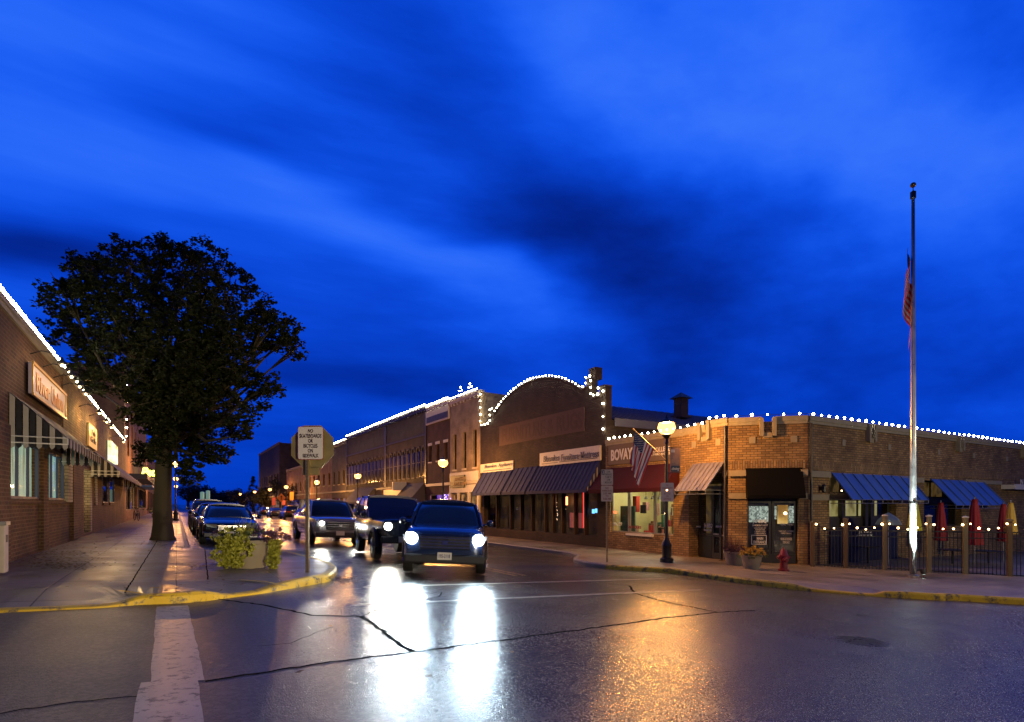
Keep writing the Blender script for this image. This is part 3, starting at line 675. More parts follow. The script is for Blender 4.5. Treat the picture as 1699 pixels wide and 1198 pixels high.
# --- corner restaurant
J = thing('restaurant_building', 'one storey buff brick corner restaurant with a cut-off corner entrance and bulbs along its parapet', 'building', (17.2, YC-ch/2, gz(17)))
ZT = 4.05
def Rz(px, py, o=0): return R.z(px, py, o)
mb = MB()
j_open = (R.s(1200), R.s(1143), zR+.02, 2.35)
wall(mb, R, YC, YV, zR-.1, ZT, [j_open], .5)
cs0, cs1 = CH.s(1240), CH.s(1325)
c_open = (cs0, cs1, gz(17.3)+.02, 1.55)
wall(mb, CH, 0, CL, gz(17)-.4, ZT, [c_open], .35)
s_open = [(S.s(1376), S.s(1487), .42, 2.3), (S.s(1533), S.s(1596), .3, 2.2)]
wall(mb, S, XS, 44, gz(40)-.4, ZT, s_open, .3)
wall(mb, R, YC+.01, YC+.02, zR, zR+.01, [])
mb.quad((44, YS, -2.3), (44, YB, -2.3), (44, YB, ZT), (44, YS, ZT)); mb.quad((44, YV, -2.3), (16.4, YV, -1), (16.4, YV, ZT), (44, YV, ZT))
mb.build('wall', BR_J, J)
mb = MB(); mb.add([(16.6, YC+.1, ZT-.5), (XS+.1, YS+.2, ZT-.5), (44, YS+.2, ZT-.5), (44, YV, ZT-.5), (16.6, YV, ZT-.5)], [(0, 1, 2, 3, 4)]); mb.build('roof', ROOFM, J)
def coping(F, a0, a1, z, parent, h=.16, o=.07, mt=COPING, th=.3):
    mb = MB(); mb.fbox(F, min(a0, a1), max(a0, a1), -th, o, z, z+h); mb.fbox(F, min(a0, a1), max(a0, a1), 0, o*.6, z-.1, z-.003); return mb.build('coping', mt, parent)
ys = R.s(1172)
coping(R, YC, ys, ZT+.02, J); coping(R, ys+.002, YV, ZT-.12, J)
cm = CL/2
coping(CH, .02, cm-.2, ZT, J); coping(CH, cm+.2, CL-.02, ZT, J)
edges = [XS+.02]
notch = [S.s(1442), S.s(1590), S.s(1697)]
for nx_ in notch: edges += [nx_-.2, nx_+.2]
edges.append(44)
for k in range(0, len(edges)-1, 2): coping(S, edges[k], edges[k+1], ZT-.005, J)
# notch brackets, stone blocks, bands
mb = MB()
for F, q in [(CH, cm), (R, R.s(1171))]+[(S, n) for n in notch]:
    for sg in (-1, 1): mb.fbox(F, q+sg*.2-.06, q+sg*.2+.06, .0, .16, ZT-.5, ZT+.12)
    mb.fbox(F, q-.14, q+.14, 0, .10, ZT-.55, ZT-.38)
for F, px in ((R, 1192), (R, 1152), (CH, 1248), (CH, 1317)): q = F.s(px); z_ = 3.42; mb.fbox(F, q-.1, q+.1, 0, .03, z_-.1, z_+.12)
for px in (1399, 1475, 1557, 1615, 1670): q = S.s(px); mb.fbox(S, q-.1, q+.1, 0, .03, 3.3, 3.52)
mb.build('stone_block', STONE, J)
mb = MB()
zb1, zb2 = 2.2, 1.42
mb.fbox(R, YC-.0, R.s(1201), 0, .09, zb1, zb1+.2); mb.fbox(CH, 0.02, CH.s(1237), 0, .09, zb1, zb1+.2)
mb.fbox(CH, CH.s(1328), CL-.02, 0, .09, zb1, zb1+.2); mb.fbox(S, XS+.02, S.s(1375), 0, .09, zb1-.05, zb1+.16)
mb.fbox(R, R.s(1142), R.s(1137), 0, .05, zb2, zb2+.2); mb.fbox(CH, .02, CH.s(1239), 0, .045, zb2, zb2+.2); mb.fbox(CH, CH.s(1326), CL-.02, 0, .045, zb2, zb2+.2)
mb.fbox(S, XS+.02, S.s(1375), 0, .045, zb2-.05, zb2+.15); mb.fbox(S, S.s(1489), S.s(1531), 0, .045, zb2-.1, zb2+.1); mb.fbox(S, S.s(1489), S.s(1531), 0, .06, zb1-.1, zb1+.1); mb.fbox(S, S.s(1600), S.s(1660), 0, .06, zb1-.05, zb1+.12)
mb.build('stone_band', STONE, J)
mb = MB(); mb.fbox(CH, .06, CL-.06, .0, .015, 2.45, 2.72); mb.fbox(S, XS+.05, 43.9, .0, .015, 2.42, 2.7); mb.fbox(R, YC+.03, YV-.03, 0, .015, 2.45, 2.72); mb.build('soldier_course', BR_JS, J)
# drainpipe at each corner
mb = MB(); mb.tube([R.p(YC+.05, .1, ZT-.1), R.p(YC+.05, .1, zR+.1)], .04, 8); mb.tube([S.p(XS+.02, .1, ZT-.1), S.p(XS+.02, .1, zR)], .04, 8); mb.build('downpipe', DARKP, J)
# left shopfront: doors in a dark opening
WOODD = mat('dark_stained_wood', (.05, .026, .014), .5)
DIM = lit_room('dim_restaurant_interior', [(.004, .003, .002), (.02, .013, .005), (.12, .07, .02), (.02, .02, .02)], (2.5, 2.5, 1.4), .7, 3)
LITW = lit_room('restaurant_window_glow', [(.12, .09, .02), (.30, .26, .09), (.42, .38, .16), (.2, .17, .05)], (1.6, 1.6, 1.1), .85, 5)
def sj(px): return R.s(px)
w = window(R, sj(1199), sj(1184), .1, 1.9, J, DARKP, GLS, 1, 1, .45, room=DIM)
w = window(R, sj(1169), sj(1146), .1, 1.9, J, DARKP, GLS, 1, 1, .45, room=DIM)
d = MB(); a0, a1 = sj(1184)+.0, sj(1169)
d.fbox(R, a0, a0+.08, -.46, -.40, zR+.03, 1.9); d.fbox(R, a1-.08, a1, -.46, -.40, zR+.03, 1.9); d.fbox(R, a0+.08, a1-.08, -.46, -.4, zR+.03, zR+.25); d.fbox(R, a0+.08, a1-.08, -.46, -.4, 1.75, 1.9); d.fbox(R, a0+.08, a1-.08, -.46, -.4, .05, .12)
dr = d.build('door', DARKP, J); d = MB(); d.quad(R.p(a0+.07, -.43, zR+.2), R.p(a1-.07, -.43, zR+.2), R.p(a1-.07, -.43, 1.8), R.p(a0+.07, -.43, 1.8)); d.build('pane', DGLASS, dr)
d = MB(); d.fbox(R, a0+.08, a1-.08, -.39, -.36, .13, .18); d.build('push_bar', STEEL, dr)
d = MB()
for s0, s1 in ((sj(1199), sj(1185)), (sj(1168), sj(1146))): d.fbox(R, s0+.01, s1-.01, -.48, -.42, zR+.03, .09); 
d.build('lower_panel', BLACKP, J)
d = MB(); d.fbox(R, sj(1199), sj(1185), -.41, -.4, .10, .14); d.build('ledge', WHITEP, J)
ftext("J's BBQ", R, 1168, 1182, 868, 877, -.37, WHTINK, J); ftext("SMOKIN' HOT", R, 1168, 1182, 878, 881, -.37, WHTINK, J, bold=.01)
ftext('SMOKIN HOT', R, 1150, 1163, 872, 875, -.40, WHTINK, J); ftext('SMOKIN HOT', R, 1188, 1198, 872, 875, -.40, WHTINK, J)
awning(R, sj(1203)+.0, sj(1152), Rz(1203, 766), 1.72, 1.0, GREYM, J, val=.0, ribs=7, frame=STEEL, open_ends=True)
# scroll wall lantern
def scroll_lamp(F, q, z, parent):
    mb = MB(); pts = [F.p(q, .02+.07*(1-cos(a*1.0)), z+.22+.11*sin(a*1.0)) for a in [k*.4 for k in range(12)]]
    mb.tube(pts, .012, 6); mb.tube([F.p(q, .05, z+.3), F.p(q, .11, z+.1), F.p(q, .04, z-.25)], .012, 6); mb.ball(F.p(q, .12, z+.02), .05, 8); mb.tube([F.p(q, .06+.04*sin(a), z-.28+.05*cos(a)) for a in [k*.6 for k in range(10)]], .01, 6)
    mb.build('wall_bracket', BLACKP, parent)
scroll_lamp(R, R.s(1210, 0)+.02 if False else YC+.14, 1.75, J)
mb = MB(); q = S.s(1360); mb.lathe(S.p(q, .14, 1.62), [(.02, 0), (.06, .04), (.07, .22), (.03, .3)], 8); mb.fbox(S, q-.04, q+.04, 0, .1, 1.7, 1.85); mb.build('wall_lantern', BLACKP, J)
# corner entrance
zc = gz(17.3)
SHELF = lit_room('bright_shelf_display', [(.02, .03, .02), (.5, .6, .5), (.06, .08, .07), (.75, .85, .75)], (9, 9, 8), .9, 2)
w = window(CH, CH.s(1283), cs1, zc+.35, 1.35, J, BLACKP, GLS, 1, 1, .25, .08, room=None)
w2 = window(CH, cs0, CH.s(1283)-.02, zc+.35, 1.35, J, BLACKP, GLS, 1, 1, .25, .08, room=None)
zs0 = CH.z(1260, 867); r = MB(); r.quad(CH.p(CH.s(1245), -.4, zs0), CH.p(CH.s(1280), -.4, zs0), CH.p(CH.s(1280), -.4, CH.z(1260, 840)), CH.p(CH.s(1245), -.4, CH.z(1260, 840))); r.build('lit_room', SHELF, w2)
r = MB(); r.quad(CH.p(CH.s(1294), -.42, CH.z(1305, 870)), CH.p(CH.s(1312), -.42, CH.z(1305, 870)), CH.p(CH.s(1312), -.42, CH.z(1305, 838)), CH.p(CH.s(1294), -.42, CH.z(1305, 838))); r.build('lit_room', lit_room('amber_hall', [(.25, .12, .02), (.6, .35, .08), (.8, .55, .2)], (2, 2, 2), .9, 1), w)
r = MB(); r.quad(CH.p(CH.s(1313), -.43, CH.z(1305, 868)), CH.p(CH.s(1324), -.43, CH.z(1305, 868)), CH.p(CH.s(1324), -.43, CH.z(1305, 840)), CH.p(CH.s(1313), -.43, CH.z(1305, 840))); r.quad(CH.p(CH.s(1285), -.43, CH.z(1305, 862)), CH.p(CH.s(1293), -.43, CH.z(1305, 862)), CH.p(CH.s(1293), -.43, CH.z(1305, 840)), CH.p(CH.s(1285), -.43, CH.z(1305, 840))); r.build('lit_room', SHELF, w)
r = MB(); r.ball(CH.p(CH.s(1307), -.36, CH.z(1305, 852)), .05, 10); r.build('lamp_bulb', lamp_mat('hall_bulb', (1, .7, .35), 14), w)
mb = MB(); mb.fbox(CH, cs0, cs1, -.6, -.5, zc, 1.5); mb.fbox(CH, cs0+.01, cs1-.01, -.34, -.22, 1.35, 1.54); mb.fbox(CH, cs0+.01, cs1-.01, -.30, -.2, zc+.03, zc+.35); mb.build('lower_panel', BLACKP, J)
O = -.215
ftext("J'S BBQ", CH, 1249, 1272, 862, 869, O, WHTINK, J); ftext("SMOKIN' HOT", CH, 1248, 1274, 870, 873, O, WHTINK, J)
ftext("WATSON ST\nRIPON WI\nCARRY OUT\nOPEN DAILY", CH, 1251, 1271, 875, 886, O, WHTINK, J, bold=.0)
mb = MB(); a0, a1, z0, z1 = CH.s(1248), CH.s(1274), CH.z(1248, 904), CH.z(1248, 888)
for q in ((a0, a1, z0, z0+.02), (a0, a1, z1-.02, z1), (a0, a0+.02, z0+.02, z1-.02), (a1-.02, a1, z0+.02, z1-.02)): mb.fbox(CH, q[0], q[1], O, O+.012, q[2], q[3])
mb.build('sign_border', WHTINK, J)
ftext("MAIN\nENTRANCE", CH, 1250, 1272, 891, 901.5, O, WHTINK, J, bold=.02)
ftext("TAKE OUT CATERING\nFAMILY DINING", CH, 1292, 1317, 880, 886, O, WHTINK, J, bold=0); ftext("HOURS OF BUSINESS\nOPEN DAILY", CH, 1295, 1314, 892, 902, O, WHTINK, J, bold=0)
ftext("MENU  MENU", CH, 1294, 1316, 868, 872, O, WHTINK, J, bold=0)
awning(CH, CH.s(1237), CH.s(1331), CH.z(1237, 777), CH.z(1237, 822, .45), .5, BLACKC, J, val=.10)
# side windows with blue metal awnings
zw0, zw1 = .42, 2.3
mb = MB(); q0, q1 = s_open[0][:2]; mb.fbox(S, q0+.01, q1-.01, -.22, -.12, 1.42, 1.62); mb.fbox(S, q0+.01, q1-.01, -.28, -.2, zw0, .75)
for px in (1405, 1443, 1452): q = S.s(px); mb.fbox(S, q-.1, q+.1, -.26, -.1, zw0, 1.42)
q0, q1 = s_open[1][:2]; mb.fbox(S, q0+.01, q1-.01, -.22, -.12, 1.3, 1.5); mb.build('window_post', DARKP, J)
window(S, *s_open[0][:2], .75, 1.42, J, DARKP, GLS, 4, 1, .25, .05, room=LITW)
window(S, *s_open[0][:2], 1.62, 2.3, J, DARKP, GLS, 4, 1, .25, .05, room=DIM)
window(S, *s_open[1][:2], .3, 1.3, J, DARKP, DGLASS, 2, 1, .25, .05); window(S, *s_open[1][:2], 1.5, 2.2, J, DARKP, GLS, 3, 1, .25, .05, room=DIM)
mb = MB(); mb.fbox(S, s_open[0][0], s_open[0][1], .0, .03, gz(20)-.3, .40); mb.build('lower_panel', BLACKP, J)
ftext("J'S BBQ", S, 1424, 1446, 880, 886, .035, WHTINK, J); ftext("SMOKIN' HOT", S, 1420, 1447, 887.5, 891, .035, WHTINK, J)
awning(S, S.s(1378), S.s(1506), 2.33, 1.40, .72, BLUEM, J, val=0, ribs=8, ribm=BLUEM, frame=STEEL, open_ends=True)
awning(S, S.s(1543), S.s(1629), 2.27, 1.2, .9, BLUEM, J, val=0, ribs=6, ribm=BLUEM, frame=STEEL, open_ends=True)
mb = MB(); mb.fbox(S, S.s(1661), 44, 0, .5, 1.95, 2.15); mb.fbox(S, S.s(1661), 44, .5, .52, 1.93, 2.17); mb.build('canopy', WHITEP, J)
text('N', S.p(S.s(1680), .3, 2.16), (1, 0, 0), .3, .28, WHTINK, J)
rc = ZT+.23
lights([[CH.p(0.02, -.02, rc), CH.p(CL, -.02, rc)], [S.p(XS+.1, -.02, rc), S.p(S.s(1699)+1.2, -.02, rc)]], .47, 'white bulb string along the corner restaurant parapet from the cut-off corner to the right edge')
lights([[R.p(YC, .02, rc+.02), R.p(ys, .02, rc+.02)], [R.p(ys, .02, rc-.12), R.p(YV, .02, rc-.12)]], .36, 'white bulb string on the restaurant parapet above the small grey metal awning')

# --- Bovay's shop
Bv = thing('shop_building', 'one storey collectibles shop with brown sign board, maroon awning and bright yellow windows', 'building', (16.4, (YB+YV)/2, zR))
w0_, w1_ = R.s(1117), R.s(1012)
zw0, zw1 = Rz(1012, 882), Rz(1012, 806)
mb = MB(); wall(mb, R, YV, YB, zR-.1, ZT-.14, [(w0_, w1_, zw0, zw1)], .2); mb.quad((44, YB, -2.3), (16.4, YB, -1), (16.4, YB, ZT-.14), (44, YB, ZT-.14)); mb.build('wall', BR_J, Bv)
mb = MB(); mb.quad((16.6, YV, ZT-.6), (44, YV, ZT-.6), (44, YB, ZT-.6), (16.6, YB, ZT-.6)); mb.build('roof', ROOFM, Bv)
coping(R, YV+.002, YB-.03, ZT-.14, Bv)
mb = MB()
ROOMW = mat('yellow_painted_room', (.62, .58, .30), .8, var=.08); ROOMD = mat('room_floor_wood', (.2, .12, .06), .5)
X1 = 19.4
mb.quad((X1, YV+.1, zR), (X1, YB-.1, zR), (X1, YB-.1, 2.4), (X1, YV+.1, 2.4)); mb.quad((16.65, YB-.1, zR), (X1, YB-.1, zR), (X1, YB-.1, 2.4), (16.65, YB-.1, 2.4)); mb.quad((16.65, YV+.1, zR), (X1, YV+.1, zR), (X1, YV+.1, 2.4), (16.65, YV+.1, 2.4)); mb.quad((16.65, YV+.1, 2.4), (X1, YV+.1, 2.4), (X1, YB-.1, 2.4), (16.65, YB-.1, 2.4))
mb.build('room', ROOMW, Bv)
mb = MB(); mb.quad((16.65, YV+.1, zR+.02), (X1, YV+.1, zR+.02), (X1, YB-.1, zR+.02), (16.65, YB-.1, zR+.02)); mb.build('room_floor', ROOMD, Bv)
mb = MB(); mb.box(17.2, 17.5, YV+.8, YB-.9, 2.33, 2.38); mb.build('ceiling_light', lamp_mat('shop_ceiling_light', (1, .88, .55), 34), Bv)
# things on show in the shop
stuffcols = [mat('display_'+n, c, .6) for n, c in (('red', (.4, .03, .02)), ('white', (.6, .58, .5)), ('black', (.02, .02, .02)), ('brown', (.2, .1, .05)), ('green', (.05, .14, .09)), ('pink', (.5, .25, .25)))]
mb = MB(); rnd = random.Random(4)
for k in range(30):
    y = rnd.uniform(YV+.5, YB-.3); x = rnd.choice((16.85, 17.0, 17.3, 18.2, 18.8)); h_ = rnd.uniform(.12, .4); w_ = rnd.uniform(.06, .2); z = zw0+rnd.choice((0, 0, .02, .05)); mb.box(x, x+.15, y-w_/2, y+w_/2, z-.3, z+h_*.8, rnd.randrange(6))
for k in range(9):
    y = YV+.4+k*.42; zz = rnd.uniform(.7, 1.4); hh = rnd.uniform(.12, .3); mb.box(X1-.04, X1-.01, y-.14, y+.14, zz-hh, zz+hh, (2, 1, 3, 2, 1, 4, 2, 3, 1)[k])
y = R.s(1052); mb.box(16.9, 16.95, y-.16, y+.16, Rz(1052, 852), Rz(1052, 838), 2)
for k in range(46):
    y = rnd.uniform(YV+.3, YB-.2); x = rnd.choice((17.2, 17.6, 18.0, 18.6, 19.0)); w_ = rnd.uniform(.05, .25); z = rnd.uniform(.15, 1.2) if k % 3 == 0 else zw0-.1; mb.box(x, x+.2, y-w_/2, y+w_/2, z-.2, z+rnd.uniform(.1, .55), rnd.choice((0, 1, 2, 2, 3, 3, 4, 5)))
mb.box(16.95, 17.0, YB-1.25, YB-.35, zw0-.1, 1.15, 4); mb.box(18.2, 18.3, YV+2.1, YV+2.2, zR, 2.3, 3); mb.box(18.9, 18.95, YV+.6, YV+1.7, .4, .75, 2)
for k in range(7): mb.box(X1-.3, X1-.02, YV+.3+k*.5, YV+.7+k*.5, .05+.3*(k % 3), .09+.3*(k % 3), 3)
mb.build('shop_display', stuffcols, Bv)
mb = MB(); y = R.s(1078); mb.box(X1-.06, X1-.045, 17.3, 17.9, .75, 1.75); mb.build('picture_frame', WHITEP, Bv)
mb = MB()
for y in (17.6, 17.2, 18.0): mb.tube([(17.4, y, 2.33), (17.4, y, 1.6)], .01, 5); mb.lathe((17.4, y, 1.45), [(.09, 0), (.03, .14)], 10)
mb.build('pendant_lamp', BLACKP, Bv)
window(R, w0_, R.s(1084), zw0, zw1, Bv, STEEL, GLS, 1, 1, .12, .05); window(R, R.s(1083), R.s(1041), zw0, zw1, Bv, STEEL, GLS, 1, 1, .12, .05, sill=WHITEP); window(R, R.s(1040), w1_, zw0, zw1, Bv, STEEL, GLS, 1, 1, .12, .05)
mb = MB(); a0, a1 = R.s(1113), R.s(1011); mb.fbox(R, a0, a1, .0, .06, Rz(1011, 772), Rz(1011, 740)); sb = mb.build('sign_board', mat('brown_sign_board', (.14, .10, .07), .6), Bv)
ftext("BOVAY'S", R, 1014, 1056, 746, 765, .065, WHTINK, Bv, bold=.03)
ftext("COLLEGE", R, 1083, 1112, 743, 751, .065, WHTINK, Bv, bold=.02); ftext("BAR & MERCANTILE", R, 1070, 1112, 754, 758, .065, WHTINK, Bv, bold=.01)
ftext("No. 239", R, 1018, 1032, 866, 872, -.08, WHTINK, Bv, bold=0, shear=.2); ftext("OPEN", R, 1015, 1023, 848, 852, -.2, lamp_mat('neon_red', (1, .1, .03), 5), Bv, 'neon_sign'); ftext("ANTIQUES", R, 1043, 1064, 872, 877, -.09, REDINK, Bv)
awning(R, R.s(1128), R.s(1001), Rz(1001, 778), Rz(1001, 812, .8), .85, MAROON, Bv, val=.16)
# the ceiling lights up Bovay's; bulbs on its coping
lights([[R.p(YV, .04, ZT+.06), R.p(YB-.1, .04, ZT+.06)]], .33, 'white bulb string on the low parapet above the brown shop sign and maroon awning')

# --- Bluemkes furniture store with the curved parapet
YE = R.s(797)
Bl = thing('store_building', 'dark brick furniture store with a curved gable outlined in bulbs and navy awnings', 'building', (16.4, (YB+YE)/2, zR))
zsp, zpk, zlow, zpier = 6.62, 7.85, 6.05, 6.5
ya, yb_ = R.s(965), R.s(820)
yc, hc = (ya+yb_)/2, (yb_-ya)/2; rise = zpk-zsp; rad = (hc*hc+rise*rise)/(2*rise)
arc = [(yb_-(2*hc)*k/28, zpk-rad+sqrt(max(0, rad*rad-(yb_-(2*hc)*k/28-yc)**2))) for k in range(29)]
prof = [(YE, zR-.1), (YE, zlow), (yb_+.45, zlow), (yb_+.45, zsp+.28), (yb_+.02, zsp+.28)]+arc+[(ya-.35, zsp+.05), (ya-.35, zsp+.4), (ya-.75, zsp+.4), (ya-.75, zlow+.05), (YB+.45, zlow+.05), (YB+.45, zpier), (YB, zpier), (YB, 1.9)]
st0, st1 = R.s(991), R.s(803)
mb = MB(); P3 = [R.p(a, 0, z) for a, z in prof]
# front face above the shop windows
top = [p for p in prof[1:-1]]
face = [R.p(YE, 0, 2.1)]+[R.p(a, 0, z) for a, z in top]+[R.p(YB, 0, 2.1)]
mb.prism(face, (.35, 0, 0))
mb.fbox(R, YB, st0, -.35, 0, zR-.1, 2.098); mb.fbox(R, st1, YE, -.35, 0, zR-.1, 2.098)
mb.fbox(R, st0, st1, -.3, 0, zR-.1, zR+.55)
mb.quad((16.75, YB+.002, -1.5), (50, YB+.002, -2), (50, YB+.002, 5.0), (16.75, YB+.002, 5.0)); mb.quad((16.75, YE-.002, -1.5), (50, YE-.002, -2), (50, YE-.002, 5.0), (16.75, YE-.002, 5.0))
mb.build('wall', BR_B, Bl)
ym = (YB+YE)/2
mb = MB(); mb.quad((16.8, YB-.1, 5.05), (50, YB-.1, 5.05), (50, ym, 6.95), (16.8, ym, 6.95)); mb.quad((16.8, ym, 6.95), (50, ym, 6.95), (50, YE+.0, 5.05), (16.8, YE+.0, 5.05))
for k in range(60): x = 17+k*.55; mb.hexa([(x, YB-.1, 5.05), (x+.03, YB-.1, 5.05), (x+.03, ym, 6.95), (x, ym, 6.95), (x, YB-.1, 5.10), (x+.03, YB-.1, 5.10), (x+.03, ym, 7.0), (x, ym, 7.0)])
mb.build('roof', ROOFB, Bl)
mb = MB(); mb.box(16.8, 50, YB-.16, YB-.1, 4.72, 5.08); mb.build('fascia', mat('pale_fascia', (.13, .14, .18), .5), Bl)
CAPB = mat('dark_metal_cap', (.06, .05, .05), .5)
mb = MB()
for (a, z), (b, y) in zip(prof[1:-2], prof[2:-1]):
    if abs(a-b) > .01: mb.hexa([R.p(a, .04, z), R.p(b, .04, y), R.p(b, -.4, y), R.p(a, -.4, z), R.p(a, .04, z+.06), R.p(b, .04, y+.06), R.p(b, -.4, y+.06), R.p(a, -.4, z+.06)])
mb.build('parapet_cap', CAPB, Bl)
mb = MB(); mb.box(16.6, 17.0, ya-.78, ya-.3, zsp+.4, zsp+.95); mb.build('chimney', BR_B, Bl)
mb = MB(); a0, a1 = R.s(970), R.s(829); z0, z1 = Rz(829, 740), Rz(829, 708)
mb.fbox(R, a0, a1, .0, .025, z0, z1); mb.build('faded_sign_panel', mat('faded_painted_brick', (.12, .075, .065), .9, var=.3, bump=.4), Bl)
ftext("FURNITURE & RUGS", R, 833, 966, 712, 735, .027, mat('faded_sign_letters', (.10, .063, .054), .9), Bl, bold=.02, thick=.006)
mb = MB(); mb.fbox(R, R.s(853), R.s(799), 0, .08, Rz(799, 785), Rz(799, 771)); mb.build('sign_board', WHITEP, Bl)
mb = MB(); mb.fbox(R, R.s(998), R.s(898), 0, .1, Rz(898, 774), Rz(898, 752.5)); mb.build('sign_board', WHITEP, Bl)
ftext("Bluemkes  Appliance", R, 804, 850, 772, 779, .09, BLUEINK, Bl, bold=.005, shear=.15)
ftext("Bluemkes", R, 902, 928, 757, 767, .11, BLUEINK, Bl, bold=.01, shear=.1); ftext("Furniture·Mattress", R, 931, 994, 754, 765, .11, BLUEINK, Bl, bold=.025)
mb = MB(); mb.fbox(R, R.s(994), R.s(931), .1, .115, Rz(898, 771), Rz(898, 769.5)); mb.fbox(R, R.s(928), R.s(902), .1, .115, Rz(898, 771), Rz(898, 770)); mb.fbox(R, R.s(850), R.s(804), .08, .095, Rz(799, 783), Rz(799, 782)); mb.build('underline', BLUEINK, Bl)
za, zo = Rz(997, 762), R.z(974, 812, .8)
for a0, a1 in ((803, 852), (854, 893), (895, 997)):
    awning(R, R.s(a0), R.s(a1), za-.02, zo, .85, NAVYC, Bl, val=.14, ribs={803: 6, 854: 5, 895: 16}[a0], ribm=NAVYC)
mb = MB()
for k in range(4): q = R.s(997)-.005; o = .2+k*.18; mb.prism([R.p(q, o, za-(za-zo)*o/.85-.03), R.p(q, o+.05, za-(za-zo)*(o+.05)/.85-.03), R.p(q, o+.05, zo-.1), R.p(q, o, zo-.1)], R.d*-.012)
mb.build('awning_stripe', STRIPEW, Bl)
# shop windows under the navy awnings
GLOW = lit_room('furniture_store_interior', [(.003, .003, .004), (.012, .008, .005), (.05, .03, .018), (.008, .008, .012)], (1.8, 1.8, 1.2), .25, 9)
posts = [991, 968, 951, 930, 915, 902, 880, 862, 845, 822, 803]
for a, b in zip(posts[:-1], posts[1:]):
    window(R, R.s(a)+.03, R.s(b)-.03, zR+.55, 2.1, Bl, DARKP, GLS, 1, 1, .2, .05, room=GLOW, roomd=.7)
mb = MB()
for a in posts[1:-1]: mb.fbox(R, R.s(a)-.028, R.s(a)+.028, -.3, -.05, zR+.55, 2.1)
mb.build('mullion', WOODD, Bl)
mb = MB(); mb.fbox(R, R.s(926), R.s(918), -.6, -.55, Rz(921, 838), Rz(921, 824)); mb.build('lit_sign', lamp_mat('orange_box_light', (1, .32, .10), 5), Bl)
mb = MB(); rnd = random.Random(2)
for k in range(34):
    px = rnd.choice((907, 921, 908, 922))+rnd.uniform(-4, 4); py = rnd.uniform(826, 868); mb.ball(R.p(R.s(px), -.5, Rz(px, py)), .018, 6)
mb.build('fairy_light', lamp_mat('fairy_light', (1, .6, .35), 3), Bl)
mb = MB(); mb.fbox(R, R.s(959), R.s(937), -.35, -.3, Rz(948, 876), Rz(948, 851)); mb.build('display_panel', mat('glowing_pink_panel', (.55, .16, .14), .6, emit=(1, .22, .18), es=.16), Bl)  # panel colour carries a faint glow of its own
mb = MB(); mb.fbox(R, R.s(960.4), R.s(959.2), -.33, -.29, Rz(960, 876), Rz(960, 816)); mb.build('neon_tube', lamp_mat('red_neon_tube', (1, .06, .05), 1.6), Bl)
mb = MB(); 
for px, py in ((971, 848), (976, 847), (988, 849)): mb.fbox(R, R.s(px+1.7), R.s(px-1.7), -.5, -.46, Rz(px, py+4), Rz(px, py-3))
mb.build('window_neon', lamp_mat('blue_neon', (.15, .5, 1), 2.2), Bl)
def outline(prof_, o=.06, dz=.1): return [R.p(a, o, z+dz) for a, z in prof_]
lights([outline(prof[2:5])], .3, 'short white bulb string on the left step of the curved gable'); 
lights([outline(arc)], .30, 'arched white bulb string along the curved gable')
lights([outline(prof[33:-2])], .3, 'white bulb string stepping down the right shoulder of the curved gable')
lights([[R.p(YB+.12, .06, zpier+.05), R.p(YB+.12, .06, 4.3)]], .5, 'vertical white bulb string on the right corner of the dark brick store')
lights([[R.p(YE-.1, .06, 8.3), R.p(YE-.1, .06, 6.15), R.p(yb_+.5, .06, 6.15)]], .42, 'vertical white bulb string on the corner between the cream building and the curved gable')

# roof vents
VENT = mat('rusty_vent_steel', (.07, .045, .03), .5, metal=.5, var=.3)
def vent(px, py_base, dep, w, h, label, zb):
    p = at(px, dep); t = thing('roof_vent', label, 'roof vent', (p.x, p.y, zb))
    m = MB(); m.box(-w/2, w/2, -w/2, w/2, 0, h*.75); m.box(-w*.7, w*.7, -w*.7, w*.7, 0, h*.1); m.build('shaft', VENT, t, local=True)
    m = MB(); m.add([(-w*.85, -w*.85, h*.75), (w*.85, -w*.85, h*.75), (w*.85, w*.85, h*.75), (-w*.85, w*.85, h*.75), (0, 0, h)], [(3, 2, 1, 0), (0, 1, 4), (1, 2, 4), (2, 3, 4), (3, 0, 4)]); m.build('cap', VENT, t, local=True)
d_ = 32.0
vent(1130, 690, 31.5, .55, 1.45, 'square rusty roof vent with a pyramid cap on the metal roof behind the shops', EYE+(836-694)*31.5/FP)
vent(1488, 712, 26.5, .42, .55, 'small capped roof vent showing over the restaurant parapet behind the flagpole', ZT-.5+.3)
vent(1507, 712, 27.5, .2, .5, 'thin roof vent just right of the capped one by the flagpole', ZT-.5+.3)

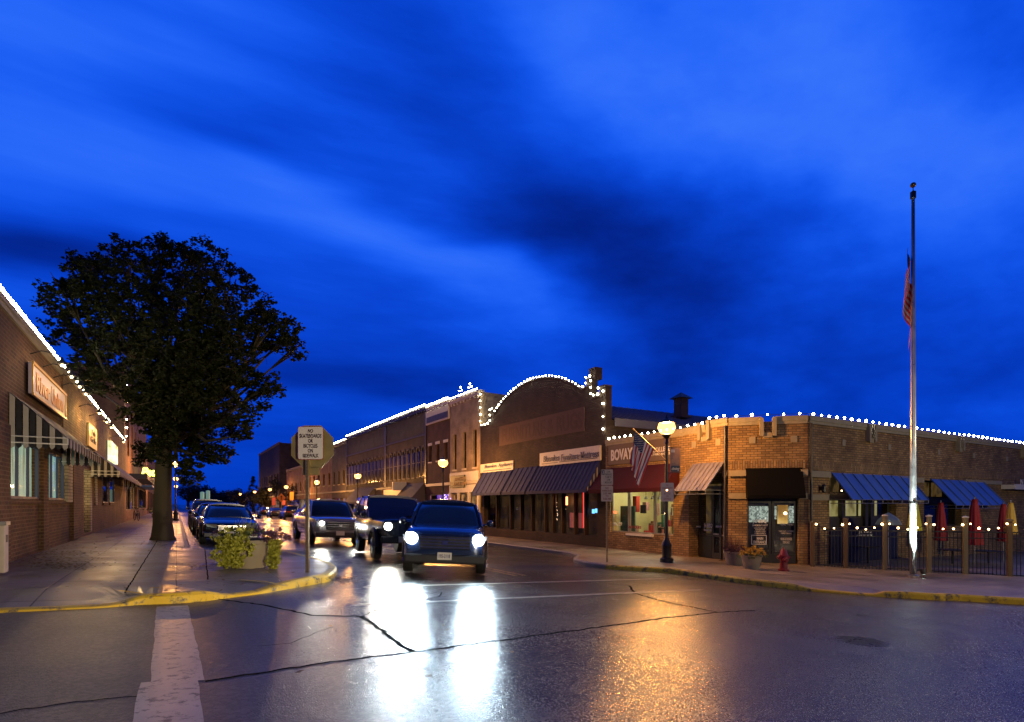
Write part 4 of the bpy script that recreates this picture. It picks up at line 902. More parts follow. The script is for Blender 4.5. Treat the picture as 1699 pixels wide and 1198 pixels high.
# --- the upper row, one building after another
def row(y0, y1, zt, wallm, label, style, nwin, name='commercial_building', winz=(3.55, 5.1), frontm=None):
    t = thing(name, label, 'building', (16.4, (y0+y1)/2, zR)); mb = MB()
    hs = []
    sf = (y0+.35, y1-.35, zR+.5, 1.95)
    hs.append(sf)
    ww = (y1-y0)/nwin
    if style != 'arch':
        for k in range(nwin): c = y0+ww*(k+.5); hs.append((c-ww*.17, c+ww*.17, winz[0], winz[1]))
    wall(mb, R, y0, y1, zR-.1, zt, hs, .2)
    mb.quad(R.p(y0, 0, zR-.5), R.p(y0, -25, zR-1), R.p(y0, -25, zt-.4), R.p(y0, 0, zt)); mb.quad(R.p(y1, 0, zR-.5), R.p(y1, -25, zR-1), R.p(y1, -25, zt-.4), R.p(y1, 0, zt))
    mb.quad(R.p(y0, -.3, zt-.5), R.p(y1, -.3, zt-.5), R.p(y1, -25, zt-.6), R.p(y0, -25, zt-.6))
    mb.build('wall', wallm, t)
    cm_ = {'cream': CREAMP, 'arch': DARKP, 'red': WHITEP, 'plain': STONE}[style]
    mb = MB(); mb.fbox(R, y0, y1, -.3, .12, zt, zt+.12); mb.fbox(R, y0+.02, y1-.02, 0, .08, zt-.16, zt-.003)
    n = int((y1-y0)/.5)
    for k in range(n): c = y0+(k+.5)*(y1-y0)/n; mb.fbox(R, c-.06, c+.06, 0, .10, zt-.32, zt-.165)
    mb.build('cornice', cm_, t)
    mb = MB(); mb.fbox(R, y0+.02, y1-.02, 0, .10, 2.55, 2.75)
    if style == 'arch': mb.fbox(R, y0+.02, y1-.02, 0, .08, 6.5, 6.62); mb.fbox(R, y0, y0+.25, 0, .07, 2.8, zt-.35); mb.fbox(R, y1-.25, y1, 0, .07, 2.8, zt-.35)
    if style == 'red': mb.fbox(R, y0+.05, y1-.05, 0, .1, 7.2, 8.2)
    mb.build('belt_course', cm_ if style != 'red' else CREAMP, t)
    if style == 'red':
        mb = MB(); mb.fbox(R, y0+.2, y1-.2, .1, .12, 7.32, 7.75); mb.build('frieze_panel', DARKP, t)
    for k in range(nwin):
        c = y0+ww*(k+.5)
        if style == 'arch': arched(R, c, ww*.27, winz[0]-.2, winz[1]+.55, t, surround=mat('dark_stone_trim', (.07, .06, .055), .7))
        else:
            window(R, c-ww*.17, c+ww*.17, winz[0], winz[1], t, DARKP, DGLASS, 1, 2, .14, .05, sill=cm_)
            if style == 'red': m2 = MB(); m2.fbox(R, c-ww*.25, c+ww*.25, 0, .06, winz[1], winz[1]+.2); m2.build('lintel', WHITEP, t)
    return t, sf
def storefront(t, sf, n, frame, room, pane=GLS):
    for k in range(n):
        a = sf[0]+(sf[1]-sf[0])*k/n; b = sf[0]+(sf[1]-sf[0])*(k+1)/n
        window(R, a, b, sf[2], sf[3], t, frame, pane, 1, 1, .15, .06, room=room, roomd=.6)
y1, y2, y3, y4, y5 = R.s(747), R.s(708), R.s(640), R.s(575), R.s(551)
DIMS = lit_room('dim_shop_interior', [(.004, .003, .003), (.03, .018, .008), (.35, .18, .06), (.03, .02, .015)], (.7, .7, 1.3), 1.3, 13)
PURP = lit_room('purple_lit_interior', [(.03, .01, .16), (.14, .05, .7), (.3, .12, 1.0)], (1.4, 1.4, 1.8), 1.0, 3)
t1, sf = row(YE, y1, 8.3, BR_T, 'cream brick two storey building with three narrow upper windows left of the curved gable', 'cream', 3, winz=(3.6, 6.0))
storefront(t1, sf, 3, WHITEP, DIMS)
mb = MB(); mb.fbox(R, YE+.1, y1-.1, 0, .12, 2.0, 2.5); mb.fbox(R, YE+.12, y1-.12, .0, .1, 2.76, 3.35)
for q in (YE+.1, YE+1.45, y1-1.5, y1-.1): mb.fbox(R, q-.1, q+.1, 0, .14, zR, 2.0)
mb.build('shop_trim', WHITEP, t1)
mb = MB(); mb.fbox(R, R.s(775), R.s(751), .13, .2, Rz(762, 809), Rz(762, 789)); mb.build('sign_board', BLACKP, t1)
ftext("HARDWARE\nGIFTS & HOME", R, 753, 774, 793, 806, .205, mat('dull_gold_ink', (.45, .32, .16), .5), t1, bold=0)
t2, sf = row(y1, y2, 8.45, BR_R, 'narrow red brown brick building with pale cornice and three white lintels', 'red', 3, winz=(4.4, 5.6))
storefront(t2, sf, 2, CREAMP, PURP)
mb = MB(); rnd = random.Random(8)
for k in range(60): mb.ball(R.p(R.s(rnd.uniform(735, 748), .1), .1, EYE+rnd.uniform(-.5, .65)), .028, 6)
mb.build('fairy_light', lamp_mat('violet_fairy_lights', (.45, .3, 1), 6), t2)
t3, sf = row(y2, y3, 8.6, BR_D, 'grey brown brick building with a run of arched upper windows over a pale hung shopfront', 'arch', 9)
storefront(t3, sf, 4, DARKP, DIMS)
awning(R, y2+.3, y2+4.2, 2.9, 1.5, 1.3, mat('grey_brown_canvas', (.07, .06, .06), .8), t3, val=.15)
mb = MB(); mb.fbox(R, y2+4.6, y3-.3, 0, .3, 1.35, 2.5); mb.build('fascia', CREAMP, t3)
mb = MB(); mb.box(15.2, 16.35, y2+4.3, y2+4.4, 2.35, 3.05); mb.build('hanging_sign', SIGNW, t3)
t4, sf = row(y3, y4, 8.6, BR_D, 'farther grey brown brick building with arched windows and a dark awning', 'arch', 12)
storefront(t4, sf, 4, DARKP, DIMS); awning(R, y3+3, y4-4, 2.9, 1.4, 1.3, mat('grey_canvas', (.06, .055, .06), .8), t4, val=.15)
t5, sf = row(y4, y5, 8.3, BR_D, 'small dark bracketed building between the arched row and the orange brick block', 'plain', 3)
storefront(t5, sf, 2, DARKP, DIMS)
t6, sf = row(y5, y5+15, 8.0, BR_O, 'orange lit brick building behind the octagonal sign', 'plain', 5)
storefront(t6, sf, 3, CREAMP, DIMS)
t7, sf = row(y5+15, 104, 7.0, BR_O, 'low brown brick block behind the sign post', 'plain', 5, winz=(3.2, 4.6)); storefront(t7, sf, 3, DARKP, DIMS)
t8, sf = row(112, 142, 12.6, BR_D, 'tall dark block with a plain side wall at the far end of the right row', 'plain', 8, winz=(5, 7)); storefront(t8, sf, 4, DARKP, DIMS)
# bulbs along the far roofs
def step(y, z): return [R.p(y, .08, z), R.p(y+.3, .08, z+.3), R.p(y+.6, .08, z)]
lights([[R.p(YE+.05, .14, 8.5), R.p(y1-.1, .14, 8.5)], step(YE+1.0, 8.7), step(YE+2.4, 8.7)], .3, 'white bulb string on the roof of the cream brick building')
lights([[R.p(y1, .14, 8.65), R.p(y2-.1, .14, 8.65)]], .22, 'white bulb string on the cornice of the narrow red brown building', BWF)
lights([[R.p(y2, .14, 8.8), R.p(y3-.1, .14, 8.8)]], .22, 'white bulb string on the nearer grey brown building with arched windows', BWF)
lights([[R.p(y3, .14, 8.8), R.p(y4-.1, .14, 8.8)]], .26, 'white bulb string on the farther grey brown building with arched windows', BWF)
lights([[R.p(y4, .14, 8.5), R.p(y5-.1, .14, 8.5)], [R.p(y5-.2, .14, 7.9), R.p(y5+2, .14, 7.9)]], .3, 'white bulb string on the small bracketed building next to the octagonal sign', BWF)

# =================================================================== left row
Lf = Face((-2.9, 0), (0, 1), (1, 0)); zl = gz(-2.9); ZL = 5.12
YL0, YL1 = 9.0, 44.6
T = thing('tavern_building', 'long one storey brown brick tavern front with striped awnings on the left', 'building', (-2.9, 20, zl))
def Lz(px, py): return Lf.z(px, py)
wn1 = (Lf.s(8), Lf.s(63)); wn2 = (Lf.s(74), Lf.s(105)); wn3 = (Lf.s(170), Lf.s(178)); wn4 = (Lf.s(181), Lf.s(189)); drw = (Lf.s(139), Lf.s(153))
zw = (1.36, 2.62)
holes = [(*wn1, *zw), (*wn2, *zw), (*wn3, 1.3, 2.6), (*wn4, 1.3, 2.6), (*drw, zl+.01, 2.55)]
mb = MB(); ysp = Lf.s(116)
wall(mb, Lf, YL0, ysp, zl-.1, ZL, [h for h in holes[:2] if h[1] < ysp], .25); 
wall(mb, Lf, ysp, YL1, zl-.1, ZL, [h for h in holes if h[0] > ysp], .25)
mb.quad((-2.9, YL0, zl-.2), (-25, YL0, zl-.2), (-25, YL0, ZL), (-2.9, YL0, ZL)); mb.quad((-2.9, YL0, ZL-.3), (-25, YL0, ZL-.3), (-25, YL1, ZL-.3), (-2.9, YL1, ZL-.3))
# wall holding wn2 if it straddles
wobj = mb.build('wall', BR_L, T)
mb = MB(); mb.fbox(Lf, Lf.s(101.5), Lf.s(137), 0.0, .05, 2.75, ZL-.02); mb.fbox(Lf, Lf.s(156), YL1, 0, .05, 2.75, ZL-.02); mb.fbox(Lf, Lf.s(137)+.002, Lf.s(156)-.002, 0, .05, 2.75, ZL-.02); mb.build('upper_brick_panel', BR_L2, T)
coping(Lf, YL0, YL1, ZL, T, .12, .08)
# pilasters
mb = MB()
for a, b in ((-60, 7), (64, 73), (116, 129)): mb.fbox(Lf, Lf.s(a) if a > 0 else YL0, Lf.s(b), 0, .10, zl, 2.8)
mb.build('pilaster', BR_L, T)
mb = MB()
for a, b in ((106, 115), (139, 139)):
    if a != b: mb.fbox(Lf, Lf.s(a), Lf.s(b), 0, .09, 1.3, 2.8)
mb.fbox(Lf, drw[1]-.45, drw[1]-.02, -.24, -.0, zl+.02, 2.55); mb.fbox(Lf, Lf.s(157), Lf.s(159), 0, .06, 1.2, 2.7); mb.build('pale_brick_trim', QUOIN, T)
GREENW = lit_room('pale_green_curtained_room', [(.10, .15, .10), (.26, .36, .26), (.38, .50, .36), (.18, .20, .12)], (4, 4, .5), 1.3, 21)
TEALW = lit_room('teal_curtained_room', [(.10, .20, .17), (.22, .42, .36), (.34, .58, .5), (.16, .2, .14)], (4, 4, .5), 1.2, 25)
WINE = mat('wine_window_frame', (.05, .06, .12), .5)
window(Lf, *wn1, *zw, T, WINE, GLS, 3, 1, .0, .05, sill=BR_L, room=GREENW, roomd=.12)
window(Lf, *wn2, *zw, T, WINE, GLS, 3, 1, .0, .05, sill=BR_L, room=TEALW, roomd=.12)
window(Lf, *wn3, 1.3, 2.6, T, WINE, GLS, 1, 1, .0, .05, sill=BR_L, room=DIMS); window(Lf, *wn4, 1.3, 2.6, T, WINE, GLS, 1, 1, .0, .05, sill=BR_L, room=DIMS)
mb = MB(); mb.fbox(Lf, *drw, -.9, -.8, zl, 2.55); mb.build('door', WOODD, T)
mb = MB(); mb.ball(Lf.p((drw[0]+drw[1])/2, -.3, 2.4), .06, 10); mb.build('door_lamp', lamp_mat('doorway_lamp', (1, .78, .4), 60), T)
awning(Lf, 14.9, 21.0, 3.5, 2.62, .95, DKBLUE, T, val=.2, endm=True, scallop=1, frame=WHITEP)
awning(Lf, 27.5, 43.5, 3.4, 2.55, .95, DKBLUE, T, val=.2, endm=True, scallop=1, frame=WHITEP)
mb = MB(); a0, a1 = Lf.s(41), Lf.s(100); z0, z1 = 3.72, 4.42
mb.fbox(Lf, a0, a1, .06, .12, z0, z1); sgn = mb.build('sign_board', mat('lilac_sign_board', (.42, .36, .42), .55), T)
mb = MB(); mb.fbox(Lf, a0, a1, .12, .16, z0-.03, z0+.03); mb.fbox(Lf, a0, a1, .12, .16, z1-.03, z1+.03); mb.fbox(Lf, a0, a0+.06, .121, .15, z0+.03, z1-.03); mb.fbox(Lf, a1-.06, a1, .121, .15, z0+.03, z1-.03); mb.build('sign_border', mat('gold_moulding', (.6, .38, .12), .4, metal=.4), sgn)
A = Lf.p(a0+.45, .125, 3.86)
text('River Union', Lf.p(a0+.45, .125, 3.84), (0, 1, 0), (a1-a0)*.8, .44, mat('orange_sign_letters', (.45, .2, .07), .5), T, bold=.03)
mb = MB(); b0, b1 = Lf.s(140.5), Lf.s(154.5); mb.fbox(Lf, b0, b1, .06, .13, 3.4, 4.25); mb.build('sign_board', mat('cream_small_sign', (.6, .45, .22), .5), T)
text('Pub\nGrille', Lf.p(b0+.4, .135, 3.6), (0, 1, 0), (b1-b0)*.7, .5, BLKINK, T, bold=0)
mb = MB(); b0, b1 = Lf.s(176), Lf.s(188); mb.fbox(Lf, b0, b1, .06, .2, 3.35, 4.3); mb.build('lit_sign', lit_room('green_white_lit_sign', [(.25, .4, .1), (.8, .85, .4), (1, 1, .8), (.2, .35, .3)], (1.2, .6, 2.2), 1.2, 31), T)
# gooseneck lamps above the signs
def goose(F, q, z, t, on=True):
    mb = MB(); mb.tube([F.p(q, .05, z), F.p(q, .25, z+.10), F.p(q, .5, z+.07), F.p(q, .62, z-.03)], .013, 6); mb.lathe(F.p(q, .62, z-.16), [(.10, 0), (.09, .03), (.03, .12), (.02, .16)], 10, caps=False)
    g_ = mb.build('gooseneck_lamp', BLACKP, t)
    m2 = MB(); m2.ball(F.p(q, .62, z-.19), .035, 8); m2.build('lamp_bulb', MC['goose_bulb'] if on else MC['goose_bulb_dim'], g_)
    l = bpy.data.lights.new('bulb_light', 'POINT'); l.energy = 75 if on else 20; l.color = (1, .56, .16) if on else (1, .62, .3); l.shadow_soft_size = .04; lo = bpy.data.objects.new('bulb_light', l); COL.objects.link(lo); lo.parent = g_; lo.location = F.p(q, .62, z-.245)-W[t.name]
lamp_mat('goose_bulb', (1, .66, .26), 12); lamp_mat('goose_bulb_dim', (1, .7, .4), 8)
for q in (16.6, 18.0, 19.4, 20.6): goose(Lf, q, 4.65, T, False)
for q in (24.0, 26.4, 28.2, 34.5): goose(Lf, q, 4.55, T)
rc = ZL+.19
def lstr(y0, y1, sp, label, z=rc): return lights([[Lf.p(y0, .05, z), Lf.p(y1, .05, z)]], sp, label)
lstr(12.0, 21.3, .20, 'dense white bulb string on the tavern roof edge nearest the camera, left of the tree')
lights([[Lf.p(y, .05, rc), Lf.p(y+.5, .05, rc)] for y in (22.0, 23.6, 25.2)], .17, 'broken row of white bulbs on the tavern roof behind the tree leaves')
lstr(26.6, 34.2, .22, 'white bulb string on the tavern roof above the small cream sign'); lstr(35.8, 44.3, .25, 'farthest white bulb string on the tavern roof next to the tall building')
# next buildings on the left
N1 = thing('commercial_building', 'taller dark building behind the tree with a vertical bulb string on its corner', 'building', (-2.9, 60, zl))
mb = MB(); ZN = 10.1
hl = [(47+k*4.2, 48.6+k*4.2, 4.6, 7.2) for k in range(7)]+[(46, 58, .8, 2.7), (60, 75, .8, 2.7)]
wall(mb, Lf, YL1, 77, zl-.1, ZN, hl, .2); mb.quad((-2.9, YL1, zl), (-25, YL1, zl), (-25, YL1, ZN), (-2.9, YL1, ZN)); mb.quad((-2.9, YL1, ZN-.3), (-25, YL1, ZN-.3), (-25, 77, ZN-.3), (-2.9, 77, ZN-.3)); mb.build('wall', BR_O, N1)
coping(Lf, YL1, 77, ZN, N1, .2, .15, DARKP)
for h in hl[:7]: window(Lf, *h, N1, DARKP, DGLASS, 1, 2, .14)
STORE2 = lit_room('warm_shop_interior', [(.02, .012, .006), (.14, .07, .03), (.45, .25, .1), (.06, .03, .02)], (.8, .8, 1.2), .8, 41)
for h in hl[7:]: window(Lf, *h, N1, DARKP, GLS, 4, 1, .14, room=STORE2)
mb = MB(); mb.fbox(Lf, 46, 60, 0, 1.2, 2.95, 3.3); mb.build('canopy', mat('dark_grey_canopy', (.05, .05, .07), .6), N1)
mb = MB(); mb.fbox(Lf, 61, 74, .0, 1.0, 2.8, 2.95); mb.fbox(Lf, 61, 74, 1.0, 1.02, 2.8, 2.9); mb.build('canopy', mat('blue_edge_canopy', (.1, .3, .7), .5), N1)
N2 = thing('commercial_building', 'distant brick shop row on the left seen past the tree trunk', 'building', (-2.9, 100, zl))
mb = MB(); hl = [(80+k*7, 85+k*7, .7, 2.7) for k in range(8)]+[(80+k*3.8, 81.5+k*3.8, 4.2, 6) for k in range(14)]
wall(mb, Lf, 77, 136, zl-.1, 7.8, hl, .2); mb.quad((-2.9, 77, 7.5), (-25, 77, 7.5), (-25, 136, 7.5), (-2.9, 136, 7.5)); mb.quad((-2.9, 77, 0), (-25, 77, 0), (-25, 77, 7.8), (-2.9, 77, 7.8)); mb.build('wall', BR_R, N2)
for k, h in enumerate(hl): window(Lf, *h, N2, DARKP, GLS if k < 8 else DGLASS, 2, 1, .14, room=STORE2 if k < 8 else None)
lights([[Lf.p(YL1+.05, .1, ZN-.3), Lf.p(YL1+.05, .1, 5.4)]], .55, 'vertical white bulb string hanging down the corner of the tall building behind the tree', BWF)
# projecting bar sign
p = Lf.p(58, .9, 0); t = thing('hanging_sign', 'glowing yellow script bar sign with a white name board beneath, past the tavern', 'sign', (-2.9, 58, 3.2))
mb = MB(); mb.box(-2.9, -1.2, 57.98, 58.06, 4.52, 4.58); mb.build('bracket', BLACKP, t)
mb = MB(); mb.box(-2.5, -.9, 57.96, 58.08, 3.12, 3.5); mb.build('sign_board', SIGNW, t)
text("Paul's", (-2.3, 57.95, 3.18), (1, 0, 0), 1.2, .26, BLKINK, t, bold=.0)
text("Paul's", (-2.6, 57.95, 3.62), (1, 0, 0), 1.8, .8, lamp_mat('yellow_neon', (.85, 1, .12), 5), t, 'neon_lettering', bold=.05, shear=.25)

# =================================================================== street lamps
def street_lamp(loc, H, label, globe=SODIUM):
    t = thing('street_lamp', label, 'street lamp', loc, 0, 'street lamps along the kerbs')
    m = MB(); m.lathe((0, 0, 0), [(.22, 0), (.22, .12), (.15, .16), (.15, .5), (.17, .55), (.09, .72), (.07, .8)], 12); m.build('base', BLACKP, t, local=True, smooth='auto')
    m = MB(); m.lathe((0, 0, .8), [(.06, 0), (.045, H-1.45), (.07, H-1.43), (.05, H-1.36), (.04, H-1.3)], 12)
    m.build('pole', BLACKP, t, local=True, smooth='auto')
    m = MB(); m.lathe((0, 0, H-.50), [(.05, 0), (.13, .10), (.14, .15), (.10, .17)], 14); h = m.build('collar', BLACKP, t, local=True)
    m = MB(); m.lathe((0, 0, H-.36), [(.12, 0), (.22, .08), (.29, .22), (.25, .36), (.14, .47), (.03, .5)], 18); gl_ = m.build('globe', AMBER, t, local=True, smooth=True)
    l = bpy.data.lights.new('lamp_light', 'POINT'); l.energy, l.color = {'sodium_lamp_globe': (2300, (1, .43, .10)), 'warm_lamp_globe': (1900, (1, .76, .42)), 'warm_lamp_globe_bright': (3300, (1, .80, .40))}[globe.name]
    l.shadow_soft_size = .15; lo = bpy.data.objects.new('lamp_light', l); COL.objects.link(lo); lo.parent = t; lo.location = (0, 0, H-.12)
    m = MB(); m.lathe((0, 0, H+.05), [(.25, -.03), (.24, .0), (.16, .07), (.06, .11), (.03, .16), (.015, .24)], 16); m.build('cap', BLACKP, t, local=True)  # opaque cap added to keep lamp light off the upper facades
    return t
def lampz(x): return gz(x)
p = at(1106, 18.3); LP = Vector((p.x, p.y, gz(p.x))); HL = EYE+(836-708)*18.3/FP-LP.z+.1
lampA = street_lamp(LP, HL, 'black street lamp carrying the flag and a dining banner on the right pavement')
# dots of small bulbs on the pole
lights([[LP+Vector((.06*cos(k), .06*sin(k), 1.2+k*.28)) for k in range(9)]], .75, 'sparse little lights wound round the lamp post that carries the flag', BA, 'small lights on poles and patio')
names = ['second street lamp on the right, in front of the red brown building', 'third street lamp on the right, before the arched windows', 'fourth street lamp on the right, just right of the sign post', 'fifth street lamp on the right, left of the sign post', 'sixth street lamp on the right, well left of the sign post', 'seventh street lamp on the right, over the distant parked cars', 'last tiny street lamp at the far end on the right']
lampB = street_lamp((13.2, 30.0, gz(13.2)), 4.35, names[0])
for k, (y, nm) in enumerate(zip((47.8, 64, 84, 100, 121, 150), names[1:])):
    clone(lampB, (13.2, y, gz(13.2)), 0, nm)
clone(lampB, (-.05, 48.9, 0), 0, 'street lamp glowing right beside the tree trunk on the left pavement'); bpy.data.objects[-1] if False else None
clone(lampB, (-.05, 78, 0), 0, 'farther street lamp on the left pavement, half hidden behind the nearer one')
clone(lampB, (-.05, 112, 0), 0, 'farthest street lamp on the left pavement beyond the parked cars')
# unseen street lamps, added to front-light the sign, crossing and right wall
street_lamp((7.0, -5.0, gz(7.0)), 4.35, 'added street lamp, unseen behind the camera', WARMG)
street_lamp((23.0, -3.0, gz(23)), 4.35, 'added street lamp, unseen to the right of the camera', WARMH)

# banner and flag on the first lamp
BANNER = thing('street_banner', 'small printed dining banner hung on the lamp post with the flag', 'banner', LP+UP*2.4)
Fb = Face((LP.x, LP.y), (CT, -ST), (-ST, -CT))
zt_, zb_ = EYE+(836-744)*18.3/FP, EYE+(836-783)*18.3/FP
m = MB(); m.fbox(Fb, .12, .44, -.008, .008, zb_, zt_)
m.build('cloth', lit_room('banner_print', [(.25, .12, .08), (.5, .3, .22), (.12, .1, .16), (.5, .42, .4)], (4, 4, 5), .0, 6), BANNER)
MC['banner_print'].node_tree.nodes['Principled BSDF'].inputs['Base Color'].default_value = (.35, .22, .17, 1)
m = MB(); m.fbox(Fb, .125, .435, .009, .012, zb_+.01, zb_+.17); m.fbox(Fb, .14, .43, .009, .012, zb_+.17, zb_+.2); m.build('word_panel', mat('slate_blue_print', (.06, .09, .13), .6), BANNER)
m = MB(); m.fbox(Fb, .14, .26, .009, .012, zt_-.13, zt_-.04); m.build('emblem_panel', SIGNW, BANNER)
m = MB(); nrm = [(.28, .62, .08), (.21, .46, .07), (.34, .43, .075)]
for a, q, r_ in nrm: m.lathe(Fb.p(a, .010, zb_+(zt_-zb_)*q), [(r_, 0), (r_, .003)], 14, axis=Fb.n)
m.build('print_shape', mat('peach_print', (.5, .3, .2), .6), BANNER)
text('dining', Fb.p(.16, .013, zb_+.03), (CT, -ST, 0), .25, .12, WHTINK, BANNER, shear=.2)
m = MB(); m.tube([Fb.p(0, 0, zt_+.02), Fb.p(.48, 0, zt_+.02)], .01, 6); m.tube([Fb.p(0, 0, zb_-.02), Fb.p(.48, 0, zb_-.02)], .01, 6); m.build('arm', BLACKP, BANNER)

WHITEC = mat('flag_white_cloth', (.80, .76, .70), .8, var=.1); REDC = mat('flag_red_cloth', (.50, .03, .035), .8, var=.15); NAVYF = mat('flag_navy_cloth', (.02, .03, .12), .8, var=.15)
def flag_cloth(fn, nu, nv, stars=True):
    """fn(u, v): u along the fly, v down the hoist; 13 stripes, canton with dots"""
    mb = MB()
    for i in range(nu):
        for j in range(13):
            for k in range(nv):
                u0, u1 = i/nu, (i+1)/nu; v0, v1 = (j+k/nv)/13, (j+(k+1)/nv)/13
                c = (u0+u1)/2 < .36 and j < 7
                mb.quad(fn(u0, v0), fn(u1, v0), fn(u1, v1), fn(u0, v1), 2 if c else (1 if j % 2 == 0 else 0))
    if stars:
        for r in range(9):
            for q in range(6 if r % 2 == 0 else 5):
                u = .035+q*.066+(0 if r % 2 == 0 else .033); v = (r+.9)*.0545
                a, b, c, d = fn(u, v), fn(u+.018, v+.012), fn(u, v+.028), fn(u-.018, v+.012); n = (b-a).cross(c-a).normalized()*.006
                for sgn in (1, -1): mb.quad(a+n*sgn, b+n*sgn, c+n*sgn, d+n*sgn, 0)
    return mb
# staff points away from the lamp, up and to the left
tA = at(1104, 18.2); A0 = Vector((tA.x, tA.y, EYE+(836-762)*18.2/FP)); tB = at(1051, 17.6); B0 = Vector((tB.x, tB.y, EYE+(836-712)*17.6/FP))
FLG = thing('flag', 'american flag hanging from a slanted wooden staff on the lamp post', 'flag', A0)
m = MB(); m.tube([A0, B0], .014, 8); m.ball(B0, .028, 8); m.build('staff', mat('pale_wood_staff', (.55, .38, .16), .45), FLG)
h0, h1 = A0.lerp(B0, .96), A0.lerp(B0, .36)
def ff(u, v):
    base = h0.lerp(h1, v); side = (h1-h0).normalized()
    fold = .05*sin(v*17+u*3)*u**.5
    drop = 1.42*u
    gather = Vector((h0.x*.6+h1.x*.4, h0.y*.6+h1.y*.4, 0)); bx = Vector((base.x, base.y, 0)).lerp(gather, .62*u)-RGT*.28*u
    return Vector((bx.x, bx.y, base.z-drop*(.72+.38*v*.4)+(-.0)))+Vector((FWD.x, FWD.y, 0))*fold+RGT*.03*sin(v*23+u*5)*u
m = flag_cloth(ff, 22, 2); m.build('cloth', [WHITEC, REDC, NAVYF], FLG, smooth=False)

# =================================================================== signs
def yaw_to_cam(px): u = math.atan((px-CX)/FP); return -(TH+u)        # rotation whose local -Y points back at the viewer
def signpost(name, px, base_py, fn, label, cat):
    c = G(px, base_py, fn); return thing(name, label, cat, c, 0), c
t, c = signpost('sign_post', 510, 951, gz, 'square steel post with a no skateboards sign on the back of a stop sign', 'sign')
dp = depth(c.x, c.y); ya_ = -(TH)-.03; dx = Vector((cos(ya_), sin(ya_), 0)); nn = Vector((sin(ya_), -cos(ya_), 0)); Fs = Face((c.x, c.y), dx.xy, nn.xy)
k_ = dp/FP
def sz(py): return EYE+(HY-py)*k_
def sx_(px): return (px-510)*k_
m = MB(); m.fbox(Fs, -.03, .03, -.03, .03, c.z, sz(712)); po = m.build('post', GALV, t)
m = MB()
for k in range(34): m.lathe(Fs.p(.0, .0305, c.z+.2+k*.06), [(.008, 0), (.008, .001)], 6, axis=Fs.n)
m.build('post_hole', BLKINK, po)
oc = (sx_(517), sz(741)); ro = 35.5*k_/cos(pi/8)
m = MB(); m.prism([Fs.p(oc[0]+ro*cos(pi/8+pi/4*k), -.036, oc[1]+ro*sin(pi/8+pi/4*k)) for k in range(8)], Fs.n*-.004); m.build('stop_sign_back', SIGNB, t)
m = MB(); a0, a1, z0, z1 = sx_(501), sx_(529), sz(788), sz(774); m.fbox(Fs, a0, a1, -.040, -.036, z0, z1); m.build('plate_back', SIGNB, t, bevel=.001)
def round_rect(F, a0, a1, z0, z1, r, o, th, mb, m=0):
    P = []
    for cx_, cz_, s in ((a1-r, z1-r, 0), (a0+r, z1-r, 1), (a0+r, z0+r, 2), (a1-r, z0+r, 3)):
        for k in range(5): a = pi/2*s+pi/2*k/4; P.append(F.p(cx_+r*cos(a), o, cz_+r*sin(a)))
    mb.prism(P, F.n*th, m)
a0, a1, z0, z1 = sx_(495), sx_(538), sz(763), sz(708)
m = MB(); round_rect(Fs, a0, a1, z0, z1, .045, .034, .004, m); pl_ = m.build('sign_plate', REDINK, t)
m = MB(); round_rect(Fs, a0+.01, a1-.01, z0+.01, z1-.01, .038, .038, .002, m); m.build('sign_face', SIGNW, pl_)
text("NO\nSKATEBOARDS\nOR\nBICYCLES\nON\nSIDEWALK", Fs.p(a0+.035, .040, z0+.04), dx, a1-a0-.07, z1-z0-.09, mat('dark_red_sign_ink', (.03, .006, .006), .5, var=0), t, thick=.002, bold=.03)
# no parking sign
t, c = signpost('parking_sign', 1007, 931, gz, 'two stacked parking restriction plates on a thin post by the right kerb', 'sign')
dp = 17.3; c2 = at(1007, dp); c = Vector((c2.x, c2.y, gz(c2.x))); t.location = c; W[t.name] = c; k_ = dp/FP
yw = -TH-.05; dx = Vector((cos(yw), sin(yw), 0)); Fp = Face((c.x, c.y), dx.xy, (sin(yw), -cos(yw)))
m = MB(); m.fbox(Fp, -.022, .022, -.022, .022, c.z, sz(782)); m.build('post', GALV, t)
for (py0, py1, lines, nm) in ((779, 805, '2 HR\nPARKING\n9 AM TO\n6 PM\nMON-SAT', 0), (806, 832, 'NO\nPARKING\n2:00 AM\nTO\n5:00 AM', 1)):
    z1, z0 = sz(py0), sz(py1); m = MB(); round_rect(Fp, -.18, .18, z0, z1, .03, .023, .004, m); pp = m.build('sign_plate', mat('sign_face_peach', (.62, .48, .36), .45, var=.06), t)
    text(lines, Fp.p(-.14 if nm else -.06, .0275, z0+.05), dx, .28 if nm else .21, z1-z0-.09, REDINK if nm else mat('sign_green_ink', (.05, .07, .04), .5, var=0), t, thick=.001, bold=.008)
    if not nm:
        m = MB(); m.fbox(Fp, -.165, -.08, .0275, .029, z1-.16, z1-.02); m.build('tow_symbol', BLKINK, pp); text('3', Fp.p(-.15, .0295, z1-.145), dx, .055, .11, SIGNW, t, thick=.001)
# bicycle sign on the lamp post
t = thing('sidewalk_sign', 'small no skateboards plate fixed low on the lamp post with the flag', 'sign', LP+UP*1.9); k_ = 18.2/FP
z1, z0 = sz(801), sz(832); m = MB(); round_rect(Fb, -.21, .21, z0, z1, .03, .075, .004, m); m.build('sign_plate', mat('sign_face_dull', (.5, .42, .42), .5, var=.1), t)
text("NO\nSKATEBOARDS\nOR\nBICYCLES\nON\nSIDEWALK", Fb.p(-.17, .080, z0+.05), Fb.d, .34, z1-z0-.1, REDINK, t, thick=.001, bold=0)
m = MB(); m.fbox(Fb, -.05, .05, -.06, .074, z0+.1, z0+.14); m.build('clamp', STEEL, t)
